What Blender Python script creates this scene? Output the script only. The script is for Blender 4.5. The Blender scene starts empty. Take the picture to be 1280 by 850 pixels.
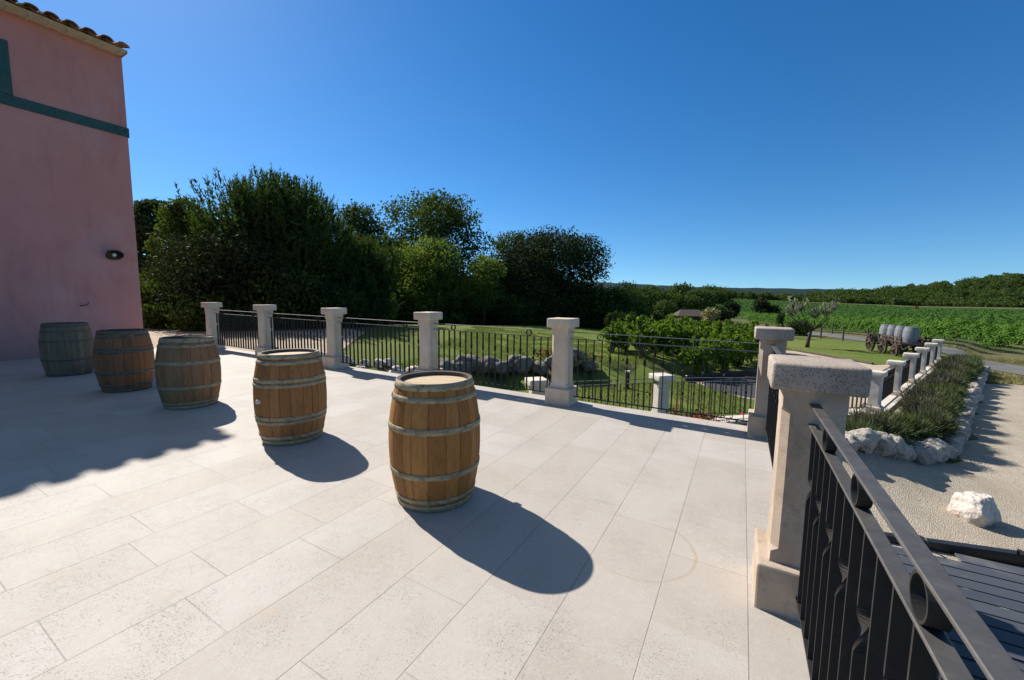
import bpy, bmesh, math, random
import numpy as np
from mathutils import Vector, Matrix, noise as mnoise

scene = bpy.context.scene
COL = scene.collection
PI = math.pi
random.seed(7)

# ------------------------------------------------------------------ camera
FPX = 503.776; PITCH = math.radians(5.675); ROLL = math.radians(-0.606); HEAD = math.radians(29.66); EYE = 1.55
def cam_axes():
    cp, sp = math.cos(PITCH), math.sin(PITCH)
    f = np.array([0, cp, -sp]); r0 = np.array([1., 0, 0]); d0 = np.array([0, -sp, -cp])
    cr, sr = math.cos(ROLL), math.sin(ROLL)
    r = r0 * cr + d0 * sr; d = -r0 * sr + d0 * cr
    c, s = math.cos(HEAD), math.sin(HEAD)
    M = np.array([[c, -s, 0], [s, c, 0], [0, 0, 1]])
    return M @ r, M @ d, M @ f
CR, CD, CF = cam_axes()
cam_d = bpy.data.cameras.new('camera'); cam = bpy.data.objects.new('camera', cam_d); COL.objects.link(cam)
cam_d.sensor_width = 36; cam_d.lens = 36 * FPX / 1280; cam_d.clip_end = 6000; cam_d.clip_start = 0.02
cam.matrix_world = Matrix(((CR[0], -CD[0], -CF[0], 0), (CR[1], -CD[1], -CF[1], 0), (CR[2], -CD[2], -CF[2], EYE), (0, 0, 0, 1)))
scene.camera = cam
# plan helpers used only to work out where things stand: plan position at a forward depth and side offset
HF = np.array([CF[0], CF[1]]) / math.hypot(CF[0], CF[1]); HR = np.array([HF[1], -HF[0]])
def plan(px, depth):
    t = (px - 640) / FPX
    p = HF * depth + HR * depth * t
    return float(p[0]), float(p[1])
def depth_t(x, y):
    d = x * HF[0] + y * HF[1]
    t = (x * HR[0] + y * HR[1]) / d if d > 1 else 0.0
    return d, t
def height_at(px, py, x, y):
    d = CR * (px - 640) / FPX + CD * (py - 425) / FPX + CF
    t = (x * d[0] + y * d[1]) / (d[0] ** 2 + d[1] ** 2)
    return EYE + d[2] * t

# ------------------------------------------------------------------ terrain
def smooth(a, b, v):
    v = min(1, max(0, (v - a) / (b - a))); return v * v * (3 - 2 * v)
def gz(x, y):
    s = (x + 6.4) * -.707 + (y - 10.45) * .707            # across the boulder line
    up = -.52 + smooth(7.5, 14, -x) * .50
    r = x - (2.8 + (y - 12.3) * .384)                     # distance right of the post row
    low = -1.02 - .48 * max(smooth(.15, 1.3, r) * smooth(6.5, 9.5, x + y), smooth(.2, .7, x) * (1 - smooth(7.5, 9.5, x + y)))
    k = smooth(-.55, .15, s) * (1 - smooth(-3.2, -.5, x))
    z = low * (1 - k) + up * k
    d, t = depth_t(x, y)
    zf = -1.1 - .0145 * max(0, d - 24)
    zf100 = -1.1 - .0145 * 76
    if d > 100:
        z350 = float(np.interp(t, [.2, .517, .716, 1.01, 1.27], [6., 4.3, 1.4, -2.2, -3.1]))
        zf = zf100 + (z350 - zf100) * min(1, (d - 100) / 250.)
    b = smooth(20, 48, d)
    return z * (1 - b) + zf * b
def tz(x): return .010 * (-2 - x)                        # the terrace falls gently to the right

# ------------------------------------------------------------------ object helpers
def props(o, label=None, cat=None, group=None, kind=None):
    if label: o['label'] = label
    if cat: o['category'] = cat
    if group: o['group'] = group
    if kind: o['kind'] = kind
    return o
def thing(name, label, cat, loc=(0, 0, 0), rz=0, group=None):
    o = bpy.data.objects.new(name, None); COL.objects.link(o); o.empty_display_size = .1
    o.location = loc; o.rotation_euler = (0, 0, rz)
    return props(o, label, cat, group)
def mesh_obj(name, me, parent=None, loc=(0, 0, 0), rot=(0, 0, 0), mat=None):
    o = bpy.data.objects.new(name, me); COL.objects.link(o); o.location = loc; o.rotation_euler = rot
    if parent: o.parent = parent
    if mat and not me.materials: me.materials.append(mat)
    return o
def copy_tree(o, parent=None):
    c = o.copy(); COL.objects.link(c); c.parent = parent
    for ch in list(o.children): copy_tree(ch, c)
    return c
def finish(bm, name, smooth_shade=False, mat=None):
    me = bpy.data.meshes.new(name); bm.normal_update(); bm.to_mesh(me); bm.free()
    if smooth_shade:
        for p in me.polygons: p.use_smooth = True
    if mat: me.materials.append(mat)
    return me
def add_box(bm, c, s, rot=None, bevel=0, seg=2):
    m = Matrix.Translation(Vector(c))
    if rot is not None: m = m @ rot
    m = m @ Matrix.Diagonal((s[0], s[1], s[2], 1))
    r = bmesh.ops.create_cube(bm, size=1, matrix=m)
    if bevel > 0:
        es = list({e for v in r['verts'] for e in v.link_edges})
        bmesh.ops.bevel(bm, geom=es, offset=bevel, segments=seg, affect='EDGES', profile=.5)
def add_tube(bm, pts, rad, n=8, cap=True):
    pts = [Vector(p) for p in pts]
    rad = rad if hasattr(rad, '__len__') else [rad] * len(pts)
    rings = []; ref = None
    for i, p in enumerate(pts):
        t = (pts[min(i + 1, len(pts) - 1)] - pts[max(i - 1, 0)]).normalized()
        if ref is None: ref = Vector((1, 0, 0)) if abs(t.x) < .8 else Vector((0, 1, 0))
        a = (ref - t * ref.dot(t)).normalized(); b = t.cross(a); ref = a
        rings.append([bm.verts.new(p + (a * math.cos(2 * PI * k / n) + b * math.sin(2 * PI * k / n)) * rad[i]) for k in range(n)])
    for r0, r1 in zip(rings, rings[1:]):
        for k in range(n): bm.faces.new((r0[k], r0[(k + 1) % n], r1[(k + 1) % n], r1[k]))
    if cap:
        bm.faces.new(rings[0][::-1]); bm.faces.new(rings[-1])
def add_loft(bm, rings, cap=True):
    rs = [[bm.verts.new(p) for p in r] for r in rings]
    n = len(rs[0])
    for a, b in zip(rs, rs[1:]):
        for k in range(n): bm.faces.new((a[k], a[(k + 1) % n], b[(k + 1) % n], b[k]))
    if cap: bm.faces.new(rs[0][::-1]); bm.faces.new(rs[-1])
def np_mesh(name, V, F, mat=None, smooth_shade=False):
    """V (n,3), F (m,k) equal-size faces"""
    me = bpy.data.meshes.new(name)
    V = np.asarray(V, np.float32); F = np.asarray(F, np.int32); k = F.shape[1]
    me.vertices.add(len(V)); me.vertices.foreach_set('co', V.ravel())
    me.loops.add(F.size); me.loops.foreach_set('vertex_index', F.ravel())
    me.polygons.add(len(F)); me.polygons.foreach_set('loop_start', np.arange(0, F.size, k, dtype=np.int32))
    try: me.polygons.foreach_set('loop_total', np.full(len(F), k, np.int32))
    except Exception: pass
    if smooth_shade: me.polygons.foreach_set('use_smooth', np.ones(len(F), bool))
    me.update(calc_edges=True); me.validate()
    if mat: me.materials.append(mat)
    return me

# ------------------------------------------------------------------ node helpers
class NT:
    def __init__(s, name):
        s.m = bpy.data.materials.new(name); s.m.use_nodes = True; s.t = s.m.node_tree
        s.b = s.t.nodes['Principled BSDF']; s.out = s.t.nodes['Material Output']
    def n(s, typ, **kw):
        x = s.t.nodes.new(typ)
        for k, v in kw.items(): setattr(x, k, v)
        return x
    def l(s, a, b): s.t.links.new(a, b)
    def put(s, sock, v):
        if hasattr(v, 'default_value') or isinstance(v, bpy.types.NodeSocket): s.l(v, sock)
        else: sock.default_value = v
    def math(s, op, a, b=None, c=None, clamp=False):
        x = s.n('ShaderNodeMath', operation=op, use_clamp=clamp)
        s.put(x.inputs[0], a)
        if b is not None: s.put(x.inputs[1], b)
        if c is not None: s.put(x.inputs[2], c)
        return x.outputs[0]
    def coord(s, kind='Object'): return s.n('ShaderNodeTexCoord').outputs[kind]
    def pos(s): return s.n('ShaderNodeNewGeometry').outputs['Position']
    def mapv(s, v, scale=(1, 1, 1), loc=(0, 0, 0), rot=(0, 0, 0)):
        x = s.n('ShaderNodeMapping'); s.l(v, x.inputs[0]); x.inputs['Scale'].default_value = scale
        x.inputs['Location'].default_value = loc; x.inputs['Rotation'].default_value = rot
        return x.outputs[0]
    def noise(s, v, scale=5, detail=4, rough=.55, dist=0):
        x = s.n('ShaderNodeTexNoise'); s.l(v, x.inputs['Vector'])
        x.inputs['Scale'].default_value = scale; x.inputs['Detail'].default_value = detail
        x.inputs['Roughness'].default_value = rough; x.inputs['Distortion'].default_value = dist
        return x.outputs['Fac']
    def voro(s, v, scale=5, feature='F1', rnd=1, out='Distance'):
        x = s.n('ShaderNodeTexVoronoi', feature=feature); s.l(v, x.inputs['Vector'])
        x.inputs['Scale'].default_value = scale; x.inputs['Randomness'].default_value = rnd
        return x.outputs[out]
    def white(s, v, dims='2D'):
        x = s.n('ShaderNodeTexWhiteNoise', noise_dimensions=dims)
        s.put(x.inputs['W' if dims == '1D' else 'Vector'], v); return x.outputs['Value']
    def ramp(s, f, stops, interp='LINEAR'):
        x = s.n('ShaderNodeValToRGB'); s.put(x.inputs[0], f); r = x.color_ramp; r.interpolation = interp
        while len(r.elements) > 1: r.elements.remove(r.elements[-1])
        for i, (p, c) in enumerate(stops):
            e = r.elements[0] if i == 0 else r.elements.new(p)
            e.position = p; e.color = (*c, 1) if len(c) == 3 else c
        return x.outputs[0]
    def mix(s, f, a, b, mode='MIX'):
        x = s.n('ShaderNodeMix', data_type='RGBA', blend_type=mode); s.put(x.inputs[0], f)
        for sock, v in ((x.inputs[6], a), (x.inputs[7], b)):
            if isinstance(v, tuple): sock.default_value = (*v, 1) if len(v) == 3 else v
            else: s.l(v, sock)
        return x.outputs[2]
    def step(s, v, lo, hi):
        x = s.n('ShaderNodeMapRange', interpolation_type='SMOOTHSTEP'); s.put(x.inputs[0], v)
        x.inputs[1].default_value = lo; x.inputs[2].default_value = hi; return x.outputs[0]
    def comb(s, x, y, z=0.):
        c = s.n('ShaderNodeCombineXYZ')
        for i, v in enumerate((x, y, z)): s.put(c.inputs[i], v)
        return c.outputs[0]
    def sep(s, v):
        x = s.n('ShaderNodeSeparateXYZ'); s.l(v, x.inputs[0]); return x.outputs
    def bump(s, h, strength=.3, dist=.01, normal=None):
        x = s.n('ShaderNodeBump'); x.inputs['Strength'].default_value = strength; x.inputs['Distance'].default_value = dist
        s.l(h, x.inputs['Height'])
        if normal: s.l(normal, x.inputs['Normal'])
        return x.outputs[0]
    def done(s, col=None, rough=.8, metal=0, spec=.3, normal=None):
        if col is not None:
            if isinstance(col, tuple): s.b.inputs['Base Color'].default_value = (*col, 1)
            else: s.l(col, s.b.inputs['Base Color'])
        s.put(s.b.inputs['Roughness'], rough); s.b.inputs['Metallic'].default_value = metal
        s.b.inputs['Specular IOR Level'].default_value = spec
        if normal: s.l(normal, s.b.inputs['Normal'])
        return s.m

M = {}
def leaf_mat(name, a, b, trans=.3, trans_tint=1.6, rough=.75, spec=.08, ns=.55):
    t = NT(name)
    isl = t.n('ShaderNodeNewGeometry').outputs['Random Per Island']
    big = t.noise(t.coord(), ns, 3)
    f = t.math('ADD', t.math('MULTIPLY', isl, .6), t.math('MULTIPLY', t.step(big, .35, .65), .4))
    c = t.mix(f, a, b)
    t.done(c, rough, 0, spec)
    tr = t.n('ShaderNodeBsdfTranslucent')
    cc = t.mix(1.0, c, (trans_tint, trans_tint * 1.05, .6), 'MULTIPLY'); t.l(cc, tr.inputs[0])
    mx = t.n('ShaderNodeMixShader'); mx.inputs[0].default_value = trans
    t.l(t.b.outputs[0], mx.inputs[1]); t.l(tr.outputs[0], mx.inputs[2]); t.l(mx.outputs[0], t.out.inputs[0])
    return t.m

def make_materials():
    # --- terrace of limestone planks
    t = NT('limestone_paving'); P = t.coord(); x, y, z = t.sep(P)
    u = t.math('DIVIDE', t.math('SUBTRACT', x, .115), .42); row = t.math('FLOOR', u); fu = t.math('FRACT', u)
    h = t.white(row, '1D')
    v = t.math('DIVIDE', t.math('ADD', y, t.math('MULTIPLY', h, 3.1)), .615)
    cell0 = t.math('FLOOR', v); fv = t.math('FRACT', v)
    vis = t.white(t.comb(row, t.math('ROUND', v), 3.)); 
    vis = t.math('GREATER_THAN', vis, .42)
    # tile id: merge by hidden joints is ignored, tone comes from the plank pair
    tone = t.white(t.comb(row, cell0, 0.))
    du = t.math('MULTIPLY', t.math('MINIMUM', fu, t.math('SUBTRACT', 1., fu)), .42)
    dv = t.math('MULTIPLY', t.math('MINIMUM', fv, t.math('SUBTRACT', 1., fv)), .615)
    wob = t.math('MULTIPLY', t.math('SUBTRACT', t.noise(P, 40, 2), .5), .0016)
    ju = t.math('SUBTRACT', 1., t.step(t.math('ADD', du, wob), .0014, .0034))
    jstr = t.step(t.noise(P, 1.3, 3), .25, .6)
    jv = t.math('MULTIPLY', t.math('SUBTRACT', 1., t.step(t.math('ADD', dv, wob), .0010, .0028)), vis)
    jv = t.math('MULTIPLY', jv, t.math('ADD', .25, t.math('MULTIPLY', jstr, .6)))
    ju = t.math('MULTIPLY', ju, t.math('ADD', .4, t.math('MULTIPLY', jstr, .6)))
    j = t.math('MAXIMUM', ju, jv)
    base = t.ramp(tone, [(0, (.415, .368, .318)), (.35, (.440, .393, .343)), (.7, (.454, .41, .361)), (1, (.476, .435, .39))])
    cl = t.noise(P, 2.2, 5, .6)
    base = t.mix(t.math('MULTIPLY', t.step(cl, .40, .72), .45), base, (.355, .308, .262))
    grain = t.noise(t.mapv(P, (26, 9, 26)), 4, 5, .7)
    base = t.mix(t.math('MULTIPLY', t.step(grain, .5, .8), .35), base, (.52, .485, .445))
    base = t.mix(t.math('MULTIPLY', t.step(t.noise(P, 130, 4, .75), .47, .72), .42), base, (.265, .225, .19))
    patch = t.step(t.math('ADD', t.noise(P, 2.3, 4, .65), t.math('MULTIPLY', tone, .10)), .43, .66)
    pitn = t.noise(P, 120, 4, .7)
    pit = t.math('MULTIPLY', t.math('MULTIPLY', t.step(pitn, .56, .68), patch), t.step(t.noise(P, 17, 3), .33, .52))
    pit2 = t.math('MULTIPLY', t.step(t.noise(P, 44, 4, .65), .69, .75), t.step(t.noise(P, 3.7, 3), .5, .62))
    pit = t.math('MAXIMUM', pit, pit2)
    base = t.mix(t.math('MULTIPLY', pit, .62), base, (.17, .135, .105))
    spot = t.step(t.noise(P, 4.3, 1), .72, .78)
    base = t.mix(t.math('MULTIPLY', spot, .2), base, (.44, .32, .21))
    # brown ring left by a barrel that once stood there
    rx = t.math('SUBTRACT', x, -.51); ry = t.math('SUBTRACT', y, 2.55)
    rr = t.math('SQRT', t.math('ADD', t.math('MULTIPLY', rx, rx), t.math('MULTIPLY', ry, ry)))
    rr = t.math('ADD', rr, t.math('MULTIPLY', t.math('SUBTRACT', t.noise(P, 4, 2), .5), .03))
    ring = t.math('SUBTRACT', 1., t.step(t.math('ABSOLUTE', t.math('SUBTRACT', rr, .35)), .003, .012))
    ring = t.math('MULTIPLY', ring, t.step(t.math('ADD', t.noise(P, 2.6, 2), t.math('MULTIPLY', rx, .5)), .40, .72))
    base = t.mix(t.math('MULTIPLY', ring, .42), base, (.33, .23, .13))
    base = t.mix(t.math('MULTIPLY', t.step(t.noise(P, 26, 5, .75), .5, .68), .22), base, (.53, .50, .465))
    base = t.mix(t.math('MULTIPLY', j, .55), base, (.17, .135, .105))
    hgt = t.math('SUBTRACT', t.math('MULTIPLY', grain, .25), t.math('ADD', t.math('MULTIPLY', pit, .9), t.math('MULTIPLY', j, 1.2)))
    M['paving'] = t.done(base, t.math('ADD', .55, t.math('MULTIPLY', grain, .25)), 0, .25, t.bump(hgt, .55, .003))
    # --- limestone for pillars
    t = NT('pillar_limestone'); P = t.pos()
    c = t.ramp(t.noise(P, 3, 5, .6), [(.3, (.38, .295, .22)), (.55, (.47, .38, .295)), (.8, (.55, .46, .37))])
    sp = t.step(t.noise(P, 170, 4, .75), .55, .7)
    c = t.mix(t.math('MULTIPLY', sp, .5), c, (.27, .22, .17))
    li = t.math('MULTIPLY', t.step(t.noise(P, 14, 5, .7), .52, .7), .45)
    li2 = t.math('MULTIPLY', t.step(t.noise(t.mapv(P, (1, 1, .6)), 7, 6, .75), .46, .70), .55); c = t.mix(li2, c, (.30, .235, .175))
    c = t.mix(li, c, (.24, .20, .16))
    och = t.math('MULTIPLY', t.step(t.noise(t.mapv(P, (1, 1, .5)), 5.5, 3), .56, .75), .5)
    c = t.mix(och, c, (.50, .33, .17))
    hh = t.math('ADD', t.math('MULTIPLY', t.noise(P, 45, 4, .7), .6), t.math('MULTIPLY', sp, -.5))
    M['pillar'] = t.done(c, .85, 0, .2, t.bump(hh, .7, .004))
    t = NT('bounce_lit_pillar_limestone'); P = t.pos()  # lighter copy of pillar limestone: terrace bounce light put into the colour
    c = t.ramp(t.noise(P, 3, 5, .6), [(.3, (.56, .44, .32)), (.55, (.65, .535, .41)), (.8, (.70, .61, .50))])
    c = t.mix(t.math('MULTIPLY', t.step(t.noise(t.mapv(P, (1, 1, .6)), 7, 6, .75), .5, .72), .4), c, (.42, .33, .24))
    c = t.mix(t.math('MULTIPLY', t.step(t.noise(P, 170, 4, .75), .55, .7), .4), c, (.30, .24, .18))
    M['pillar_bounce'] = t.done(c, .85, 0, .2, t.bump(t.noise(P, 45, 4, .7), .5, .004))
    t = NT('weathered_cap_limestone'); P = t.pos()
    c = t.ramp(t.noise(P, 4, 5, .65), [(.3, (.34, .275, .22)), (.55, (.45, .375, .31)), (.8, (.56, .49, .42))])
    sp = t.step(t.noise(P, 150, 4, .75), .53, .66)
    c = t.mix(t.math('MULTIPLY', sp, .65), c, (.17, .14, .12))
    hh = t.math('ADD', t.math('MULTIPLY', t.noise(P, 55, 4, .7), .6), t.math('MULTIPLY', sp, -.6))
    M['cap'] = t.done(c, .9, 0, .2, t.bump(hh, .8, .005))
    t = NT('pale_cast_stone'); P = t.pos()
    c = t.ramp(t.noise(P, 6, 5, .6), [(.3, (.52, .46, .39)), (.6, (.64, .58, .50)), (.85, (.70, .65, .58))])
    c = t.mix(t.math('MULTIPLY', t.step(t.noise(P, 30, 4, .7), .55, .75), .35), c, (.36, .31, .26))
    M['cast'] = t.done(c, .85, 0, .2, t.bump(t.noise(P, 60, 4), .4, .004))
    # --- wrought iron
    t = NT('dark_flat_iron'); P = t.pos()
    c = t.ramp(t.noise(P, 22, 5, .7), [(.3, (.012, .0115, .011)), (.6, (.020, .018, .017)), (.8, (.036, .033, .03))])
    rust = t.step(t.noise(P, 60, 4, .7), .62, .75)
    c = t.mix(t.math('MULTIPLY', rust, .4), c, (.10, .06, .04))
    M['iron'] = t.done(c, t.math('ADD', .5, t.math('MULTIPLY', t.noise(P, 35, 3), .25)), 0, .3, t.bump(t.noise(P, 120, 3), .15, .002))
    # handrail iron is the same metal worn to bare grey
    t = NT('worn_handrail_iron'); P = t.pos()
    c = t.ramp(t.noise(P, 18, 5, .7), [(.3, (.085, .08, .076)), (.6, (.125, .117, .11)), (.8, (.20, .188, .176))])
    c = t.mix(t.math('MULTIPLY', t.step(t.noise(P, 50, 4, .7), .6, .75), .35), c, (.16, .09, .05))
    M['rail'] = t.done(c, t.math('ADD', .42, t.math('MULTIPLY', t.noise(P, 40, 3), .25)), .5, .5, t.bump(t.noise(P, 90, 3), .2, .002))
    # --- pink lime render
    t = NT('pink_render'); P = t.pos()
    c = t.ramp(t.noise(P, .6, 5, .6), [(.3, (.58, .24, .205)), (.55, (.63, .272, .23)), (.8, (.665, .31, .265))])
    c = t.mix(t.math('MULTIPLY', t.step(t.noise(t.mapv(P, (1, 1, .35)), 2.4, 5, .65), .45, .72), .55), c, (.45, .19, .168))
    c = t.mix(t.math('MULTIPLY', t.step(t.noise(t.mapv(P, (1, 1, .8)), .9, 6, .7), .48, .68), .5), c, (.60, .33, .30))
    strk = t.noise(t.mapv(P, (1, 7, .25)), 1.6, 4, .7)
    c = t.mix(t.math('MULTIPLY', t.step(strk, .55, .75), .15), c, (.30, .13, .12))
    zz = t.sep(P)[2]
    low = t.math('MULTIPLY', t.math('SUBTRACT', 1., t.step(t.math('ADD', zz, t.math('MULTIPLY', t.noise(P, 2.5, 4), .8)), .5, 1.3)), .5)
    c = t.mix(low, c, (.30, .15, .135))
    c = t.mix(t.math('MULTIPLY', t.step(t.noise(P, 26, 4), .55, .75), .14), c, (.66, .34, .29))
    M['pink'] = t.done(c, .9, 0, .15, t.bump(t.math('ADD', t.noise(P, 38, 5, .7), t.math('MULTIPLY', t.noise(P, 4, 3), .8)), .45, .006))
    t = NT('dark_green_trim_paint'); P = t.pos()
    c = t.ramp(t.noise(P, 9, 4), [(.3, (.028, .075, .068)), (.7, (.045, .105, .095))])
    M['green_trim'] = t.done(c, .6, 0, .3, t.bump(t.noise(P, 50, 4), .25, .003))
    t = NT('terracotta_tile'); P = t.pos()
    c = t.ramp(t.noise(P, 5, 4), [(.3, (.30, .17, .10)), (.55, (.40, .25, .16)), (.8, (.46, .34, .25))])
    c = t.mix(t.math('MULTIPLY', t.step(t.noise(P, 20, 4), .55, .7), .5), c, (.16, .12, .09))
    M['tile'] = t.done(c, .85, 0, .2, t.bump(t.noise(P, 40, 3), .4, .004))
    t = NT('cream_cornice_mortar'); P = t.pos()
    c = t.ramp(t.noise(P, 8, 4), [(.3, (.56, .48, .36)), (.7, (.68, .60, .47))])
    M['cream'] = t.done(c, .9, 0, .2, t.bump(t.noise(P, 50, 3), .3, .004))
    # --- ground
    t = NT('dry_meadow_ground'); P = t.pos()
    n1 = t.noise(P, .12, 5, .6); n2 = t.noise(P, 1.5, 5, .65); n3 = t.noise(P, 14, 4, .7)
    c = t.mix(t.step(n1, .4, .62), (.060, .090, .026), (.14, .125, .06))
    c = t.mix(t.math('MULTIPLY', t.step(n2, .45, .7), .6), c, (.20, .165, .095))
    c = t.mix(t.math('MULTIPLY', t.step(n3, .45, .7), .45), c, (.05, .06, .022))
    M['ground'] = t.done(c, .95, 0, .1, t.bump(t.math('ADD', n3, n2), .6, .05))
    t = NT('mown_lawn'); P = t.pos()
    n1 = t.noise(P, .35, 4, .6); n2 = t.noise(P, 3.5, 5, .65); n3 = t.noise(P, 55, 3, .7)
    c = t.mix(t.step(n1, .38, .65), (.11, .155, .026), (.165, .195, .042))
    c = t.mix(t.math('MULTIPLY', t.step(n2, .5, .75), .55), c, (.19, .17, .06))
    c = t.mix(t.math('MULTIPLY', t.step(n3, .42, .66), .55), c, (.04, .07, .012))
    M['lawn'] = t.done(c, .9, 0, .12, t.bump(n3, .8, .03))
    t = NT('pale_gravel'); P = t.pos()
    ve = t.n('ShaderNodeTexVoronoi'); t.l(P, ve.inputs['Vector']); ve.inputs['Scale'].default_value = 85
    cc = t.sep(ve.outputs['Color'])[0]
    c = t.ramp(cc, [(0, (.33, .275, .21)), (.4, (.45, .385, .30)), (.75, (.51, .445, .355)), (1, (.62, .57, .49))])
    gap = t.step(ve.outputs['Distance'], .35, .75)
    c = t.mix(t.math('MULTIPLY', gap, .45), c, (.25, .20, .145))
    c = t.mix(t.math('MULTIPLY', t.step(t.noise(P, 1.4, 5, .65), .42, .68), .5), c, (.36, .30, .215))
    tr = t.noise(t.mapv(P, (.9, .16, 1), rot=(0, 0, .4)), 1.1, 4, .6)
    c = t.mix(t.math('MULTIPLY', t.step(tr, .5, .66), .4), c, (.29, .235, .17))
    c = t.mix(t.math('MULTIPLY', t.step(t.noise(P, 9, 4, .7), .62, .72), .5), c, (.20, .17, .11))
    M['gravel'] = t.done(c, .92, 0, .15, t.bump(t.math('SUBTRACT', 1., ve.outputs['Distance']), .8, .012))
    t = NT('compacted_path'); P = t.pos()
    c = t.ramp(t.noise(P, 1.1, 5, .65), [(.3, (.36, .29, .21)), (.7, (.48, .40, .30))])
    c = t.mix(t.math('MULTIPLY', t.step(t.noise(P, 40, 3), .5, .7), .3), c, (.26, .21, .15))
    M['path'] = t.done(c, .95, 0, .1, t.bump(t.noise(P, 50, 4), .5, .01))
    t = NT('grey_asphalt'); P = t.pos()
    c = t.ramp(t.noise(P, 1.2, 5, .65), [(.3, (.035, .036, .041)), (.7, (.055, .056, .062))])
    c = t.mix(t.math('MULTIPLY', t.step(t.noise(P, 120, 3), .5, .7), .4), c, (.14, .135, .13))
    M['asphalt'] = t.done(c, .85, 0, .25, t.bump(t.noise(P, 140, 3), .5, .004))
    t = NT('sun_bleached_road'); P = t.pos()
    c = t.ramp(t.noise(P, .9, 5, .65), [(.3, (.10, .098, .094)), (.7, (.17, .162, .15))])
    c = t.mix(t.math('MULTIPLY', t.step(t.noise(P, 6, 4, .7), .5, .7), .5), c, (.24, .22, .18))
    M['road'] = t.done(c, .9, 0, .2, t.bump(t.noise(P, 140, 3), .5, .004))
    t = NT('retaining_render'); P = t.pos()
    c = t.ramp(t.noise(P, 3, 5), [(.3, (.36, .31, .25)), (.7, (.48, .42, .35))])
    M['retain'] = t.done(c, .9, 0, .2, t.bump(t.noise(P, 30, 4), .5, .01))
    # --- barrels
    def stave(name, a, b, c3, dirt):
        t = NT(name); P = t.coord()
        at = t.n('ShaderNodeAttribute', attribute_name='tone').outputs['Fac']
        g = t.noise(t.mapv(P, (30, 30, 2.2)), 2.2, 6, .7, .6); g2 = t.noise(t.mapv(P, (70, 70, 5)), 2., 3, .6)
        c = t.mix(at, a, b); c = t.mix(t.math('MULTIPLY', t.step(g, .45, .72), .6), c, c3)
        c = t.mix(t.math('MULTIPLY', t.step(g2, .5, .75), .4), c, tuple(v * .35 for v in a))
        bl = t.noise(t.mapv(P, (5, 5, 2.5)), 1.6, 5, .7)
        c = t.mix(t.math('MULTIPLY', t.step(bl, .48, .75), dirt), c, (.055, .038, .025))
        run = t.noise(t.mapv(P, (16, 16, 1.0)), 1.5, 4, .65)
        c = t.mix(t.math('MULTIPLY', t.step(run, .56, .70), .5), c, (.075, .042, .022))
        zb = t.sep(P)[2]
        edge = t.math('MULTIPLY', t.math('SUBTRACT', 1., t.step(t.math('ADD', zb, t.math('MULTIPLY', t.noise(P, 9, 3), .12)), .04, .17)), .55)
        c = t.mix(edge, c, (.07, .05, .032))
        sc = t.math('MULTIPLY', t.step(t.noise(t.mapv(P, (14, 14, 26)), 1.8, 4, .7), .66, .74), .4)
        c = t.mix(sc, c, tuple(min(1, v * 1.7) for v in b))
        hz = t.math('ADD', t.math('MULTIPLY', g, .7), t.math('MULTIPLY', g2, .5))
        return t.done(c, t.math('ADD', .55, t.math('MULTIPLY', g, .25)), 0, .3, t.bump(hz, .45, .004))
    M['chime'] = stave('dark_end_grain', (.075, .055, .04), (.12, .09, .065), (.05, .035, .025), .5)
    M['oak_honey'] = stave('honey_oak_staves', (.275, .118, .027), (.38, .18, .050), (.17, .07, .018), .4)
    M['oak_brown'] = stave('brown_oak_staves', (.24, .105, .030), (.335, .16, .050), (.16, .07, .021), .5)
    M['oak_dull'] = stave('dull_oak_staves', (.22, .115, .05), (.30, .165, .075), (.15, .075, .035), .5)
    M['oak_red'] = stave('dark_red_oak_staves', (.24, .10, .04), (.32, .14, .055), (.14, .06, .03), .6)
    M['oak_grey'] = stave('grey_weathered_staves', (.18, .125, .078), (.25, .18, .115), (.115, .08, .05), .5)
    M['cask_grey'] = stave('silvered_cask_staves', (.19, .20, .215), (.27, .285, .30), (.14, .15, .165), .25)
    M['cart_wood'] = stave('old_cart_wood', (.09, .06, .045), (.14, .095, .07), (.05, .033, .026), .5)
    t = NT('pale_barrel_head'); P = t.coord()
    g = t.noise(t.mapv(P, (3, 40, 3)), 3, 5, .7)
    c = t.ramp(g, [(.3, (.42, .30, .18)), (.6, (.56, .43, .28)), (.8, (.62, .50, .35))])
    c = t.mix(t.math('MULTIPLY', t.step(t.noise(P, 7, 4), .5, .7), .35), c, (.30, .21, .13))
    x, y, z = t.sep(P); fr = t.math('FRACT', t.math('ADD', t.math('MULTIPLY', y, 9.), .5))
    ln = t.math('SUBTRACT', 1., t.step(t.math('MINIMUM', fr, t.math('SUBTRACT', 1., fr)), .01, .04))
    c = t.mix(t.math('MULTIPLY', ln, .7), c, (.12, .075, .04))
    M['head'] = t.done(c, .7, 0, .25, t.bump(g, .3, .003))
    t = NT('galvanised_hoop'); P = t.coord()
    n = t.noise(t.mapv(P, (7, 7, 20)), 2.2, 5, .7)
    c = t.ramp(n, [(.28, (.13, .105, .065)), (.48, (.29, .25, .16)), (.75, (.42, .37, .25))])
    c = t.mix(t.math('MULTIPLY', t.step(t.noise(t.mapv(P, (1, 1, .5)), 18, 5, .75), .52, .68), .75), c, (.13, .07, .035))
    M['hoop'] = t.done(c, .65, .1, .3, t.bump(t.noise(P, 70, 4), .3, .002))
    t = NT('dark_rusty_hoop'); P = t.coord()
    c = t.ramp(t.noise(t.mapv(P, (7, 7, 20)), 2.4, 5, .7), [(.3, (.07, .055, .04)), (.55, (.14, .12, .09)), (.78, (.27, .26, .205))])
    M['hoop_dark'] = t.done(c, .6, .3, .4, t.bump(t.noise(P, 70, 4), .3, .002))
    t = NT('greyed_cask_hoop'); P = t.coord()
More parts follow.
